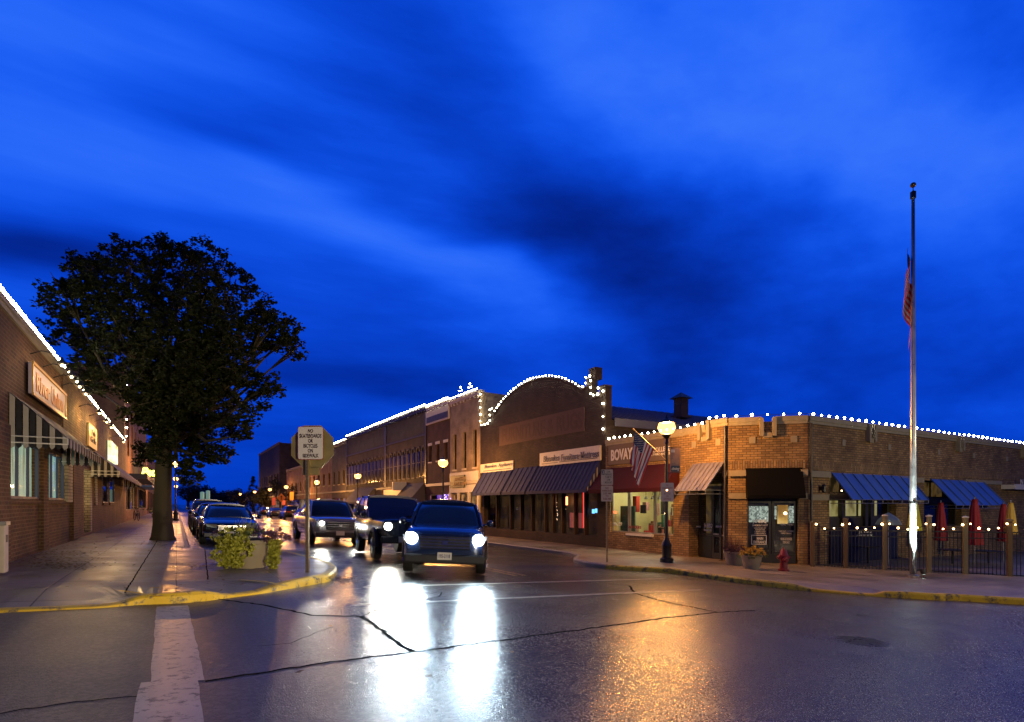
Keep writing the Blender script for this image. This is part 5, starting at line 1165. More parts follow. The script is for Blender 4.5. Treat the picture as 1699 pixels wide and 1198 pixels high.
# diamond warning sign far down the street, pink banners
c = at(467, 78); t = thing('warning_sign', 'orange diamond warning sign far down the right side of the street', 'sign', (c.x, c.y, gz(c.x))); zc_ = EYE+(836-826)*78/FP
Ff = Face((c.x, c.y), (CT, -ST), (-ST, -CT)); m = MB(); m.fbox(Ff, -.04, .04, -.04, .04, c.z-.6, zc_); m.build('post', STEEL, t)
m = MB(); m.prism([Ff.p(.62, .05, zc_), Ff.p(0, .05, zc_+.62), Ff.p(-.62, .05, zc_), Ff.p(0, .05, zc_-.62)], Ff.n*.01); m.build('sign_plate', mat('orange_sign_sheet', (.75, .22, .03), .5, emit=(1, .3, .05), es=.0), t)
m = MB(); m.prism([Ff.p(.05, .062, zc_-.3), Ff.p(.05, .062, zc_+.1), Ff.p(.16, .062, zc_+.1), Ff.p(0, .062, zc_+.32), Ff.p(-.16, .062, zc_+.1), Ff.p(-.05, .062, zc_+.1), Ff.p(-.05, .062, zc_-.3)], Ff.n*.004); m.build('arrow', BLKINK, t)
for px, py, w_, h_, cc, lb in ((454, 832, .5, 1.1, (.55, .12, .14), 'pink banner left of the orange diamond sign'), (470.5, 834, .5, .7, (.55, .15, .16), 'pink banner right below the orange diamond sign'), (484, 823, .55, 1.2, (.65, .3, .05), 'orange and green banner right of the diamond sign')):
    c = at(px, 82); zc_ = EYE+(836-py)*82/FP; t = thing('street_banner', lb, 'banner', (c.x, c.y, zc_)); Ff = Face((c.x, c.y), (CT, -ST), (-ST, -CT))
    m = MB(); m.fbox(Ff, -w_/2, w_/2, -.01, .01, zc_-h_/2, zc_+h_/2); m.build('cloth', mat('banner_%d' % px, cc, .6), t); m = MB(); m.fbox(Ff, -w_/2-.1, -w_/2-.04, -.03, .03, gz(c.x)-.1, zc_+h_/2+.1); m.tube([Ff.p(-w_/2-.07, 0, zc_+h_/2+.05), Ff.p(w_/2, 0, zc_+h_/2+.05)], .02, 5); m.build('pole', BLACKP, t)

# =================================================================== foliage
def leafmat(name, c, v=.5):
    m = mat(name, c, .55, var=v, vs=3.5); m.node_tree.nodes['Principled BSDF'].inputs['Subsurface Weight'].default_value = 0; return m
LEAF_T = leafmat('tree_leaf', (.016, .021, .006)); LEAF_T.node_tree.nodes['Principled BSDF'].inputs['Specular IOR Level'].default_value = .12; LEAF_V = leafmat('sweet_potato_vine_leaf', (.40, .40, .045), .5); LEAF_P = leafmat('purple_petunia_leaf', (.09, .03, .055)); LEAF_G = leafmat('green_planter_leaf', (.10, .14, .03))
LEAF_Y = leafmat('yellow_mum_flower', (.6, .36, .03), .3); BARK = mat('grey_bark', (.06, .05, .028), .9, bump=1.0, bs=25, var=.35, streak=True); FARLEAF = leafmat('distant_dark_leaf', (.02, .025, .015))
def leaf(vs, fs, p, s, rnd, asp=.55, up=None):
    a = Vector((rnd.gauss(0, 1), rnd.gauss(0, 1), rnd.gauss(0, .6))).normalized(); b = a.cross(Vector((rnd.gauss(0, 1), rnd.gauss(0, 1), rnd.gauss(0, 1)))).normalized()
    i = len(vs); n = a.cross(b)*s*.12
    vs += [p-a*s*.5, p+b*s*asp*.5-n, p+a*s*.5, p-b*s*asp*.5-n]; fs.append((i, i+1, i+2, i+3))
def leaf_obj(name, clusters, mt, parent, seed=1, asp=.55):
    """clusters: (centre, radius, leaves, leaf size)"""
    rnd = random.Random(seed); vs, fs = [], []
    for c, r, n, s in clusters:
        for _ in range(n):
            v = Vector((rnd.gauss(0, 1), rnd.gauss(0, 1), rnd.gauss(0, 1))).normalized()*r*rnd.random()**.45
            v.z *= .75; leaf(vs, fs, c+v, s*rnd.uniform(.7, 1.3), rnd, asp)
    mb = MB(); mb.v, mb.f, mb.m = vs, fs, [0]*len(fs); return mb.build(name, mt, parent)
# big street tree
tb = G(270, 896); dT = depth(tb.x, tb.y)
TR = thing('tree', 'big leafy street tree on the left pavement, dark against the blue sky', 'tree', tb)
def tp(px, py, dd=0): q = at(px, dT+dd); return Vector((q.x, q.y, EYE+(HY-py)*(dT+dd)/FP))
blobs = [(138, 438, 34), (105, 485, 38), (165, 475, 46), (200, 430, 40), (255, 420, 32), (300, 434, 40), (345, 430, 36), (390, 470, 36), (345, 480, 45), (435, 515, 32), (475, 555, 26), (488, 580, 20), (440, 575, 30), (400, 540, 42), (450, 640, 20), (425, 655, 30), (405, 610, 36), (350, 560, 50), (290, 500, 56), (230, 500, 56), (170, 545, 55), (110, 545, 35), (155, 600, 42), (185, 630, 26), (145, 635, 26), (230, 590, 58), (300, 600, 60), (360, 640, 50), (270, 660, 52), (320, 700, 46), (375, 700, 38), (270, 725, 30), (330, 750, 40), (310, 785, 26), (365, 758, 24), (235, 755, 22), (300, 650, 46, -2.2), (250, 640, 40, -2.4), (345, 600, 44, -2.5), (290, 690, 40, -2.0), (335, 670, 36, -2.3), (240, 690, 30, -1.8), (280, 560, 46, -2.8), (200, 560, 40, -2.6), (270, 745, 30, -1.6), (380, 640, 34, -2.0), (330, 520, 44, -2.8), (402, 690, 20), (408, 720, 14), (270, 408, 18), (450, 545, 26)]
rnd = random.Random(11); cl = []; limbs = MB()
K = dT/FP
fork = tp(272, 770); bole = [tb-UP*.1, tb+UP*.25, tb+UP*1.2, fork, tp(274, 690)]
limbs.tube([tb-UP*.08, tb+UP*.12, tb+UP*.5, tb+UP*1.5, fork, tp(276, 690, .2)], [.44, .35, .30, .265, .25, .2], 14)
for k, (bx, by, br, *fd_) in enumerate(blobs):
    spread = fd_[0] if fd_ else max(-2.6, min(2.6, rnd.uniform(-1, 1)*sqrt(max(.1, 1-((bx-285)/240)**2-((by-590)/230)**2))*3.6))
    c = tp(bx, by, spread); r = br*K*.98
    n = max(6, int(r*r*64))
    for _ in range(n):
        v = Vector((rnd.gauss(0, 1), rnd.gauss(0, 1), rnd.gauss(0, 1))).normalized()*r*rnd.random()**.4
        cl.append((c+v, rnd.uniform(.12, .30), rnd.randint(20, 36), .145))
    mid = fork.lerp(c, .5)+Vector((rnd.uniform(-.3, .3), rnd.uniform(-.3, .3), .25))
    start = tp(274, 700+rnd.uniform(-10, 60), .1)
    limbs.tube([start, start.lerp(mid, .5)+Vector((rnd.uniform(-.15, .15), rnd.uniform(-.15, .15), .1)), mid, c], [.11, .085, .055, .018], 6)
    for _ in range(5):
        v = Vector((rnd.gauss(0, 1), rnd.gauss(0, 1), rnd.gauss(0, 1))).normalized()*r*.95
        limbs.tube([mid.lerp(c, .6), c.lerp(c+v, .5)+Vector((0, 0, rnd.uniform(-.05, .1))), c+v], [.03, .018, .006], 4)
limbs.build('trunk', BARK, TR, smooth=True)
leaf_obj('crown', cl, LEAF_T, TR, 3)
def small_tree(px, dep_, h, w, label, conifer=False, name='tree', seed=1):
    c = at(px, dep_); c.z = gz(c.x)-.2; t = thing(name, label, 'tree', c); rnd = random.Random(seed); cl = []
    m = MB(); m.tube([c, c+UP*h*.3, c+UP*h*.8], [w*.06, w*.045, .03], 7)
    if conifer:
        for k in range(70): f = rnd.uniform(.12, 1); r = (1-f)*w*.5; a = rnd.uniform(0, 6.28); cl.append((c+Vector((r*cos(a), r*sin(a), f*h)), w*.08, 40, w*.06))
    else:
        for k in range(46):
            v = Vector((rnd.gauss(0, 1), rnd.gauss(0, 1), rnd.gauss(0, 1))).normalized()*rnd.random()**.4; q = c+Vector((v.x*w*.42, v.y*w*.42, h*.62+v.z*h*.36)); cl.append((q, w*.13, 60, w*.05))
            if k < 9: m.tube([c+UP*h*.3, c.lerp(q, .6)+UP*h*.12, q], [w*.03, w*.02, .02], 5)
    m.build('trunk', BARK, t); leaf_obj('crown', cl, FARLEAF, t, seed)
for a in ((500, 92, 6.6, 6, 'dark rounded tree behind the orange diamond sign', False, 5), (478, 108, 8, 9, 'broad dark tree left of the diamond sign', False, 6), (445, 118, 5.6, 8, 'dark low tree above the distant parked cars', False, 7), (420, 135, 8.6, 5, 'pointed conifer at the far end of the street', True, 8), (402, 150, 6.2, 9, 'farthest dark tree left of the conifer', False, 9), (375, 190, 6.0, 14, 'wide low tree silhouette over the first parked car', False, 10), (335, 200, 8.2, 14, 'dark tree behind the pair of pale tanks', False, 12), (312, 170, 8.0, 8, 'dark tree silhouette beyond the left lamps', False, 13)):
    small_tree(a[0], a[1], a[2], a[3], a[4], a[5], seed=a[6])
for px, lb in ((335.5, 'left one of two pale green tanks beyond the parked cars'), (345, 'right and taller one of two pale green tanks beyond the parked cars')):
    c = at(px, 130); h_ = 2.6 if px < 340 else 2.9; t = thing('storage_tank', lb, 'tank', (c.x, c.y, EYE-1.4)); m = MB(); m.lathe((0, 0, 0), [(.42, 0), (.42, 1.4+h_), (.36, 1.5+h_), (.1, 1.6+h_)], 14); m.build('shell', mat('glowing_green_paint', (.4, .55, .42), .6, emit=(.4, .8, .6), es=.25), t, local=True, smooth='auto')  # tank paint carries a weak green glow, though no lamp
    m = MB(); m.lathe((0, 0, 0), [(.5, -.2), (.5, .12)], 14); m.build('footing', KERBC, t, local=True)

# =================================================================== planters
POT = mat('aggregate_planter_concrete', (.30, .25, .17), .8, bump=.8, bs=70)
def planter(c, r, h, label, kind):
    t = thing('planter', label, 'planter', c); m = MB(); m.lathe((0, 0, 0), [(r*.70, 0), (r*.80, h*.25), (r*.90, h*.6), (r*.93, h*.86), (r*1.02, h*.88), (r*1.02, h), (r*.92, h), (r*.9, h*.85)], 28); m.build('pot', POT, t, local=True, smooth='auto')
    m = MB(); m.lathe((0, 0, h*.84), [(r*.9, 0), (r*.5, .02), (.001, .03)], 20); m.build('soil', mat('potting_soil', (.03, .02, .015), .9), t, local=True)
    return t
c = G(413, 941); k_ = depth(c.x, c.y)/FP; r_ = 39*k_; h_ = 46*k_
t = planter(c, r_, h_, 'round concrete planter with trailing yellow green vine and purple flowers by the sign post', 0)
rr = RGT; toc = -FWD; rnd = random.Random(5); V = []
def pp_(px, py, o): return c+rr*((px-413)*k_)+toc*o+UP*(EYE+(HY-py)*k_-c.z)
for _ in range(270):
    f = rnd.random(); py = 889+f*47; px = 405+rnd.gauss(0, 13-2*f)+(-4*f); V.append((pp_(px, py, r_*(1.0-.15*f)+-.01+.05*rnd.random()), .05, 11, .068))
for _ in range(130):
    f = rnd.random(); V.append((pp_(462-2*f+rnd.gauss(0, 4.2), 896+f*44, r_*.2+.1), .05, 8, .08))
for _ in range(26): V.append((pp_(405+rnd.gauss(0, 12), 884+rnd.uniform(-8, 8), rnd.uniform(0, r_)), .06, 10, .08))
leaf_obj('vine', V, LEAF_V, t, 4, .8)
Q = []
for _ in range(60): Q.append((pp_(rnd.choice((372, 385, 440, 455, 468, 470))+rnd.gauss(0, 7), 889+rnd.gauss(0, 5), rnd.uniform(-r_*.5, r_)), .05, 12, .05))
leaf_obj('purple_foliage', Q, LEAF_P, t, 6, .8)
Q = [(pp_(410+rnd.gauss(0, 16), 881+rnd.gauss(0, 5), rnd.uniform(-r_*.6, r_*.6)), .06, 12, .06) for _ in range(36)]; leaf_obj('foliage', Q, LEAF_G, t, 7)
m = MB()
for k in range(26):
    b = pp_(405+rnd.gauss(0, 9), 884, rnd.uniform(-.1, .1)); tpp = b+rr*rnd.uniform(-.12, .16)+UP*rnd.uniform(.14, .34)+toc*rnd.uniform(-.1, .1); m.tube([b, b.lerp(tpp, .5)+UP*.03, tpp], [.007, .006, .002], 4)
m.build('grass_blades', mat('pale_grass_blade', (.2, .22, .12), .6), t)
c = G(1247, 946); c_ = at(1247, 16.9); c = Vector((c_.x, c_.y, gz(c_.x))); k_ = 16.9/FP
t = planter(c, .30, .42, 'small planter of yellow orange flowers in front of the corner entrance', 1)
Q = [(c+Vector((rnd.gauss(0, .17), rnd.gauss(0, .17), .42+abs(rnd.gauss(.08, .08)))), .05, 14, .05) for _ in range(60)]; leaf_obj('flowers', Q, LEAF_Y, t, 8, .9)
Q = [(c+Vector((rnd.gauss(0, .2), rnd.gauss(0, .2), .42+rnd.uniform(-.12, .08))), .06, 10, .06) for _ in range(40)]; leaf_obj('foliage', Q, LEAF_G, t, 9)
c_ = at(1218, 18.2); c = Vector((c_.x, c_.y, gz(c_.x)))
t = planter(c, .32, .45, 'planter of dark red grasses against the brick pier left of the entrance', 1)
Q = [(c+Vector((rnd.gauss(0, .22), rnd.gauss(0, .22), .45+rnd.uniform(-.05, .2))), .06, 12, .06) for _ in range(50)]; leaf_obj('foliage', Q, LEAF_P, t, 10)
m = MB()
for k in range(40):
    b = c+Vector((rnd.gauss(0, .06), rnd.gauss(0, .06), .42)); q = b+Vector((rnd.gauss(0, .2), rnd.gauss(0, .2), rnd.uniform(.3, .6))); m.tube([b, b.lerp(q, .5)+UP*.06, q], [.007, .006, .002], 4)
m.build('grass_blades', mat('red_grass_blade', (.16, .06, .03), .6), t)
c = at(262, 40); c.z = gz(c.x); t = planter(c, .38, .5, 'distant planter with a round green shrub left of the tree trunk', 1); Q = [(c+Vector((rnd.gauss(0, .35), rnd.gauss(0, .35), .75+rnd.gauss(0, .2))), .09, 16, .08) for _ in range(60)]; leaf_obj('foliage', Q, LEAF_G, t, 11)

# fallen leaves
FL = leafmat('fallen_leaf', (.20, .13, .05)); vs, fs = [], []; rnd = random.Random(9)
for cx_, cy_, sx__, sy__, n in ((95, 922, 45, 9, 420), (85, 936, 22, 4, 200), (120, 940, 18, 4, 160), (335, 940, 22, 3, 90), (570, 962, 14, 4, 240), (235, 950, 120, 22, 110), (285, 905, 30, 5, 120), (480, 1050, 220, 50, 25), (200, 885, 60, 12, 140)):
    for _ in range(n):
        px, py = rnd.gauss(cx_, sx__), rnd.gauss(cy_, sy__)
        if py < 850: continue
        road = py > 1000 or (px > 556); q = G(px, py, rz if road else gz)
        if q.x < -2.75 and not road: q.x = -2.75+rnd.random()*.3; q.z = gz(q.x)
        a = rnd.uniform(0, 6.28); s = rnd.uniform(.02, .045); i = len(vs); u_ = Vector((cos(a), sin(a), rnd.uniform(-.2, .3)))*s; v_ = Vector((-sin(a), cos(a), rnd.uniform(-.2, .3)))*s*.6; q = q+UP*.018
        vs += [q-u_, q+v_, q+u_, q-v_]; fs.append((i, i+1, i+2, i+3))
mb = MB(); mb.v, mb.f, mb.m = vs, fs, [0]*len(fs); tag(mb.build('fallen_leaves', FL), 'scattered brown fallen leaves on the pavement and kerb', 'leaves', kind='stuff')

# =================================================================== flagpole, hydrant, fence, patio
fp_ = G(1515, 957); k_ = depth(fp_.x, fp_.y)/FP; zt = EYE+(HY-330)*k_
t = thing('flagpole', 'tall silver flagpole rising in front of the patio fence', 'flagpole', fp_); H = zt-fp_.z
m = MB(); m.lathe((0, 0, 0), [(.16, 0), (.16, .05), (.1, .08)], 16); m.build('base', STEEL, t, local=True)
m = MB(); m.lathe((0, 0, .06), [(.085, 0), (.08, H*.4), (.055, H*.75), (.045, H-.06)], 16); m.build('pole', ALU, t, local=True, smooth=True)
m = MB(); m.lathe((0, 0, H), [(.05, 0), (.075, .02), (.075, .2), (.04, .22), (.012, .25), (.012, .33)], 12); m.build('truck', BLACKP, t, local=True)
m = MB(); m.ball((0, 0, H+.40), .075, 16); m.build('ball', mat('gilt_ball', (.25, .15, .04), .35, metal=.8), t, local=True, smooth=True)
m = MB(); m.tube([(.09, 0, .9), (.09, 0, H*.5), (.07, 0, H)], .006, 5); m.build('halyard', SIGNW, t, local=True)
m = MB(); zc_ = EYE+(HY-835)*k_-fp_.z; m.lathe((0, 0, zc_), [(.088, 0), (.1, .01), (.1, .05), (.088, .06)], 12); m.box(.09, .16, -.02, .02, zc_, zc_+.05); m.build('cleat', BLACKP, t, local=True)
z1f, z0f = EYE+(HY-408)*k_, EYE+(HY-572)*k_
FL2 = thing('flag', 'american flag hanging limp against the tall flagpole', 'flag', (fp_.x, fp_.y, z0f))
def fl(u, v):
    z = z1f-(z1f-z0f)*(.36*v+.64*u*(.55+.45*v))-.9*u*.25
    r = .07+.19*sin(pi*min(1, u*.9+.1*v))*(.4+.6*v); a = 2.6+5.0*u+1.2*v
    return Vector((fp_.x, fp_.y, 0))-RGT*(.06+r*.85*abs(sin(a*.9)))+Vector((FWD.x, FWD.y, 0))*(.12*cos(a*2))+UP*z
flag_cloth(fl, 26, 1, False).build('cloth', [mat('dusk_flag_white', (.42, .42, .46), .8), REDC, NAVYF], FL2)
u_ = thing('ground_floodlight', 'small floodlight on the ground shining up the flagpole', 'floodlight', fp_-FWD*.42+UP*.0)
m = MB(); m.lathe((0, 0, 0), [(.05, 0), (.05, .04)], 10); m.tube([(0, 0, .03), (0, 0, .12)], .012, 6); m.build('stand', BLACKP, u_, local=True)
m = MB(); m.lathe((0, 0, .12), [(.05, 0), (.075, .05), (.08, .14)], 12, axis=(FWD.x*.25, FWD.y*.25, 1), caps=False); m.build('housing', BLACKP, u_, local=True)
m = MB(); m.lathe(Vector((FWD.x*.03, FWD.y*.03, .23)), [(.066, 0), (.066, .004)], 12, axis=(FWD.x*.25, FWD.y*.25, 1)); m.build('lens', lamp_mat('cool_flood_lens', (.8, 1, .9), 60), u_, local=True)
sp = bpy.data.lights.new('flood_beam', 'SPOT'); so = bpy.data.objects.new('flood_beam', sp); COL.objects.link(so); sp.energy = 3200; sp.color = (.82, 1, .93); sp.spot_size = radians(34); sp.spot_blend = .7; sp.shadow_soft_size = .05
so.parent = u_; so.location = (FWD.x*.04, FWD.y*.04, .26); so.rotation_euler = Vector((FWD.x*.22, FWD.y*.22, 1)).to_track_quat('-Z', 'Y').to_euler()
# hydrant
HYD = mat('red_hydrant_paint', (.20, .012, .02), .4)
c_ = at(1300, 16.6); c = Vector((c_.x, c_.y, gz(c_.x))); t = thing('fire_hydrant', 'red fire hydrant on the pavement before the corner entrance', 'hydrant', c, -TH)
m = MB(); m.lathe((0, 0, 0), [(.15, 0), (.15, .05), (.105, .06), (.10, .4), (.13, .42), (.13, .47), (.11, .49), (.095, .58), (.05, .65), (.02, .66)], 16); m.build('barrel', HYD, t, local=True, smooth='auto')
for sx3 in (-1, 1): m = MB(); m.lathe((sx3*.09, 0, .40), [(.06, 0), (.06, .05), (.045, .06), (.045, .09)], 10, axis=(sx3, 0, 0)); m.build('side_cap', HYD, t, local=True)
m = MB(); m.lathe((0, -.09, .34), [(.08, 0), (.08, .06), (.06, .07), (.05, .10)], 12, axis=(0, -1, 0)); m.build('front_cap', HYD, t, local=True)
m = MB(); m.lathe((0, 0, .66), [(.03, 0), (.03, .05)], 5); m.build('nut', HYD, t, local=True)
# fence
P0 = Vector((18.25, 10.75, 0)); P1 = G(1690, 962); P1.z = 0; dF = (P1-P0).normalized(); Lfn = (P1-P0).length
FE = Face(P0.xy, dF.xy, (-abs(dF.y), -abs(dF.x)) if False else (dF.y, -dF.x))
if FE.n.dot(-FWD) < 0: FE.n = -FE.n
def fs_(px): return FE.s(px)
zrail = EYE-.86; END = Lfn+4
FN = thing('patio_fence', 'black iron picket fence round the restaurant patio', 'fence', P0+UP*gz(P0.x))
m = MB(); m.fbox(FE, 0, END, -.015, .015, zrail-.02, zrail+.02); m.fbox(FE, 0, END, -.015, .015, zrail-.2, zrail-.17)
n = 12
for k in range(n): a, b = END*k/n, END*(k+1)/n; z_ = gz(FE.p(a, 0, 0).x)+.09; m.fbox(FE, a, b, -.015, .015, z_, z_+.03)
m.build('rail', BLACKP, FN)
pick = MB(); q = .05; cnt = 0
while q < END:
    p = FE.p(q, 0, 0); pick.fbox(FE, q-.008, q+.008, -.008, .008, gz(p.x)+.04, zrail+.0 if True else 0); q += .098; cnt += 1
po_ = pick.build('picket', BLACKP, FN); po_['kind'] = 'stuff' if cnt > 100 else 'thing'
if cnt <= 100: del po_['kind']
WPOST = mat('weathered_timber_post', (.15, .125, .075), .75, bump=.5, streak=True)
plist = [(1347, 868, 0), (1402, 862, 0), (1467, 856, 1), (1540, 857, 1), (1600, 859, 1), (1673, 864, 0)]
for i, (px, py, cap) in enumerate(plist):
    a = fs_(px); p = FE.p(a, .07, 0); zt = zof(p.x, p.y, py); t = thing('fence_post', ['timber post at the left end of the patio fence by the brick corner', 'timber post before the first lit restaurant window', 'pale capped post below the left blue awning', 'pale capped post immediately right of the flagpole', 'pale capped post left of the tall red umbrella', 'brown timber post before the yellow umbrella'][i], 'post', (p.x, p.y, gz(p.x)), math.atan2(dF.y, dF.x), 'timber posts of the patio fence')
    m = MB(); m.box(-.055, .055, -.055, .055, 0, zt-gz(p.x)); m.build('shaft', WPOST if cap else mat('brown_timber_post', (.10, .06, .03), .75, bump=.5, streak=True), t, local=True); m = MB(); m.box(-.072, .072, -.072, .072, zt-gz(p.x), zt-gz(p.x)+.03); m.add([(-.07, -.07, zt-gz(p.x)+.03), (.07, -.07, zt-gz(p.x)+.03), (.07, .07, zt-gz(p.x)+.03), (-.07, .07, zt-gz(p.x)+.03), (0, 0, zt-gz(p.x)+.06)], [(0, 1, 4), (1, 2, 4), (2, 3, 4), (3, 0, 4)]); m.build('cap', WHITEP if cap else WPOST, t, local=True)
# patio bulbs hung from post to post
pxs = [1347, 1402, 1467, 1540, 1600, 1673, 1740]; paths = []
for a, b in zip(pxs[:-1], pxs[1:]):
    A_, B_ = FE.p(fs_(a), .16, zof(*FE.p(fs_(a), .16, 0).xy, 866)), FE.p(fs_(b), .16, zof(*FE.p(fs_(b), .16, 0).xy, 866))
    paths.append([A_.lerp(B_, k/10)-UP*.30*4*(k/10)*(1-k/10)*.8 for k in range(11)])
lights(paths, .25, 'amber bulb string sagging between the posts of the patio fence', BA, 'small lights on poles and patio')
q = S.p(S.s(1378)+.2, .15, 0); lights([[Vector((q.x, q.y, 1.72)), Vector((q.x+1.3, q.y, 1.62))]], .38, 'three amber bulbs under the left blue awning', BA, 'small lights on poles and patio')
# umbrellas
def umbrella(px, py0, py1, dep_, w, col, label, lit=False):
    c_ = at(px, dep_); kk = dep_/FP; zt, zb = EYE+(HY-py0)*kk, EYE+(HY-py1)*kk; g0 = gz(c_.x); t = thing('patio_umbrella', label, 'umbrella', (c_.x, c_.y, g0), 0, 'closed umbrellas on the patio'); hh = zt-g0; n = 32
    m = MB(); vs = []
    prof_ = [(.0, 1.0, .06), (.12, .93, .1), (.2, .85, .12), (.42, .78, .2), (.65, .55, .25), (.85, .25, .3), (1, .0, .34)]
    for i, (q_, f, fo) in enumerate(prof_):
        for j in range(n): a = 2*pi*j/n; r = w/2*(.25+.75*q_**.8)*(1-fo*.5*(1+cos(a*8)))+.02; vs.append((r*cos(a), r*sin(a), (zb-g0)+(zt-zb)*(1-q_)))
    fs = [(i*n+j, i*n+(j+1) % n, (i+1)*n+(j+1) % n, (i+1)*n+j) for i in range(len(prof_)-1) for j in range(n)]; fs.append(tuple(range(n))); m.add(vs, fs); m.build('canopy', col, t, local=True, smooth=True)
    m = MB(); m.tube([(0, 0, .05), (0, 0, hh+.04)], .02, 8); m.ball((0, 0, hh+.06), .03, 8); m.build('pole', STEEL, t, local=True)
    m = MB(); m.lathe((0, 0, 0), [(.25, 0), (.25, .05), (.05, .09), (.03, .2)], 14); m.build('base', BLACKP, t, local=True)
RU = mat('red_umbrella_canvas', (.34, .02, .03), .75); YU = mat('yellow_umbrella_canvas', (.62, .42, .07), .75); LU = mat('lime_umbrella_canvas', (.5, .5, .03), .75)
umbrella(1617, 828, 904, 20.5, .48, RU, 'tall closed red umbrella in front, right of the pale capped posts'); umbrella(1561, 834, 897, 21.3, .42, RU, 'closed dark red umbrella under the right blue awning')
umbrella(1665, 836, 898, 21.3, .42, RU, 'closed dark red umbrella just left of the yellow one'); umbrella(1677, 834, 886, 19.8, .36, YU, 'closed golden yellow umbrella near the right edge'); umbrella(1517, 832, 882, 18.9, .42, LU, 'closed lime yellow umbrella right behind the flagpole')
c_ = at(1474, 19.6); g0 = gz(c_.x); t = thing('open_parasol', 'small pale green open parasol behind the fence below the left blue awning', 'umbrella', (c_.x, c_.y, g0)); m = MB(); hz = EYE-.30-g0; n = 8
m.lathe((0, 0, 0), [(.42, hz-.42), (.34, hz-.25), (.2, hz-.12), (.02, hz)], 8, caps=False); m.build('canopy', mat('pale_green_canvas', (.45, .6, .5), .7), t, local=True); m = MB(); m.tube([(0, 0, 0), (0, 0, hz)], .018, 6); m.build('pole', STEEL, t, local=True); m = MB(); m.lathe((0, 0, 0), [(.2, 0), (.2, .05), (.03, .1)], 12); m.build('base', BLACKP, t, local=True)
# patio tables
def patio_table(px, dep_, label):
    c_ = at(px, dep_); t = thing('patio_table', label, 'table', (c_.x, c_.y, gz(c_.x)), 0, 'tables on the patio'); m = MB(); m.lathe((0, 0, .71), [(.45, 0), (.46, .015), (.45, .03)], 20); m.build('table_top', DARKP, t, local=True)
    m = MB(); m.tube([(0, 0, 0), (0, 0, .71)], .03, 8); m.build('stem', BLACKP, t, local=True); m = MB(); m.box(-.3, .3, -.03, .03, .0, .04); m.box(-.03, .03, -.3, .3, .041, .06); m.build('foot', BLACKP, t, local=True)
patio_table(1440, 19.9, 'dark round table behind the fence below the left blue awning'); patio_table(1580, 20.2, 'dark round table between the two pale posts'); patio_table(1640, 20.6, 'dark round table beside the tall red umbrella')
# overhead wire at the right
t = thing('power_line', 'thin dark overhead wire above the restaurant roof at the right', 'cable', (34, 40, 9)); m = MB(); m.tube([(24+k*4, 34, 8.6-.9*sin(pi*k/9)) for k in range(10)], .03, 5); m.build('wire', CORD, t)
m = MB(); m.tube([(60, 34, -2), (60, 34, 9)], .14, 8); m.build('pole', WOODD, t); m = MB(); m.tube([(24, 34, -2), (24, 34, 8.8)], .12, 8); 
# white box at the left edge
c_ = at(-2, 9.3); c = Vector((c_.x, c_.y, gz(c_.x))); t = thing('utility_pedestal', 'pale utility pedestal against the tavern wall at the left edge', 'utility box', c); m = MB(); m.box(-.10, .10, -.12, .12, 0, .78); m.build('case', mat('pale_pedestal_plastic', (.5, .42, .33), .6), t, local=True, bevel=.015)
m = MB(); m.box(-.12, .12, -.14, .14, .78, .84); m.build('lid', STEEL, t, local=True); m = MB(); m.box(.1, .105, -.06, .06, .5, .62); m.build('label_plate', BLACKP, t, local=True)
# bicycle leaning left
c_ = at(236, 33); c = Vector((-2.2, c_.y, gz(-2.2))); c.y = 33
t = thing('bicycle', 'dark bicycle leaning against the shopfront past the tavern', 'bicycle', (-2.35, 46.5, gz(-2.3)), .25); TY = mat('tyre_rubber', (.012, .012, .012), .8)
for y in (-.52, .52):
    m = MB(); m.tube([(0, y+.33*cos(a), .34+.33*sin(a)) for a in [k*pi/12 for k in range(25)]], .02, 6, caps=False)
    for k in range(8): a = k*pi/4; m.tube([(0, y, .34), (0, y+.32*cos(a), .34+.32*sin(a))], .003, 3)
    m.build('wheel', TY, t, local=True)
m = MB()
for a, b in (((0, -.52, .34), (0, -.05, .32)), ((0, -.05, .32), (0, -.2, .82)), ((0, -.52, .34), (0, -.17, .72)), ((0, -.05, .32), (0, .38, .74)), ((0, -.17, .74), (0, .36, .8)), ((0, .52, .34), (0, .34, .95))): m.tube([a, b], .018, 6)
m.build('frame', mat('dark_bike_paint', (.05, .05, .06), .3), t, local=True); m = MB(); m.tube([(-.25, .28, .98), (0, .34, .96), (.25, .28, .98)], .012, 6); m.build('handlebar', STEEL, t, local=True); m = MB(); m.box(-.06, .06, -.33, -.1, .82, .87); m.build('saddle', BLACKP, t, local=True)

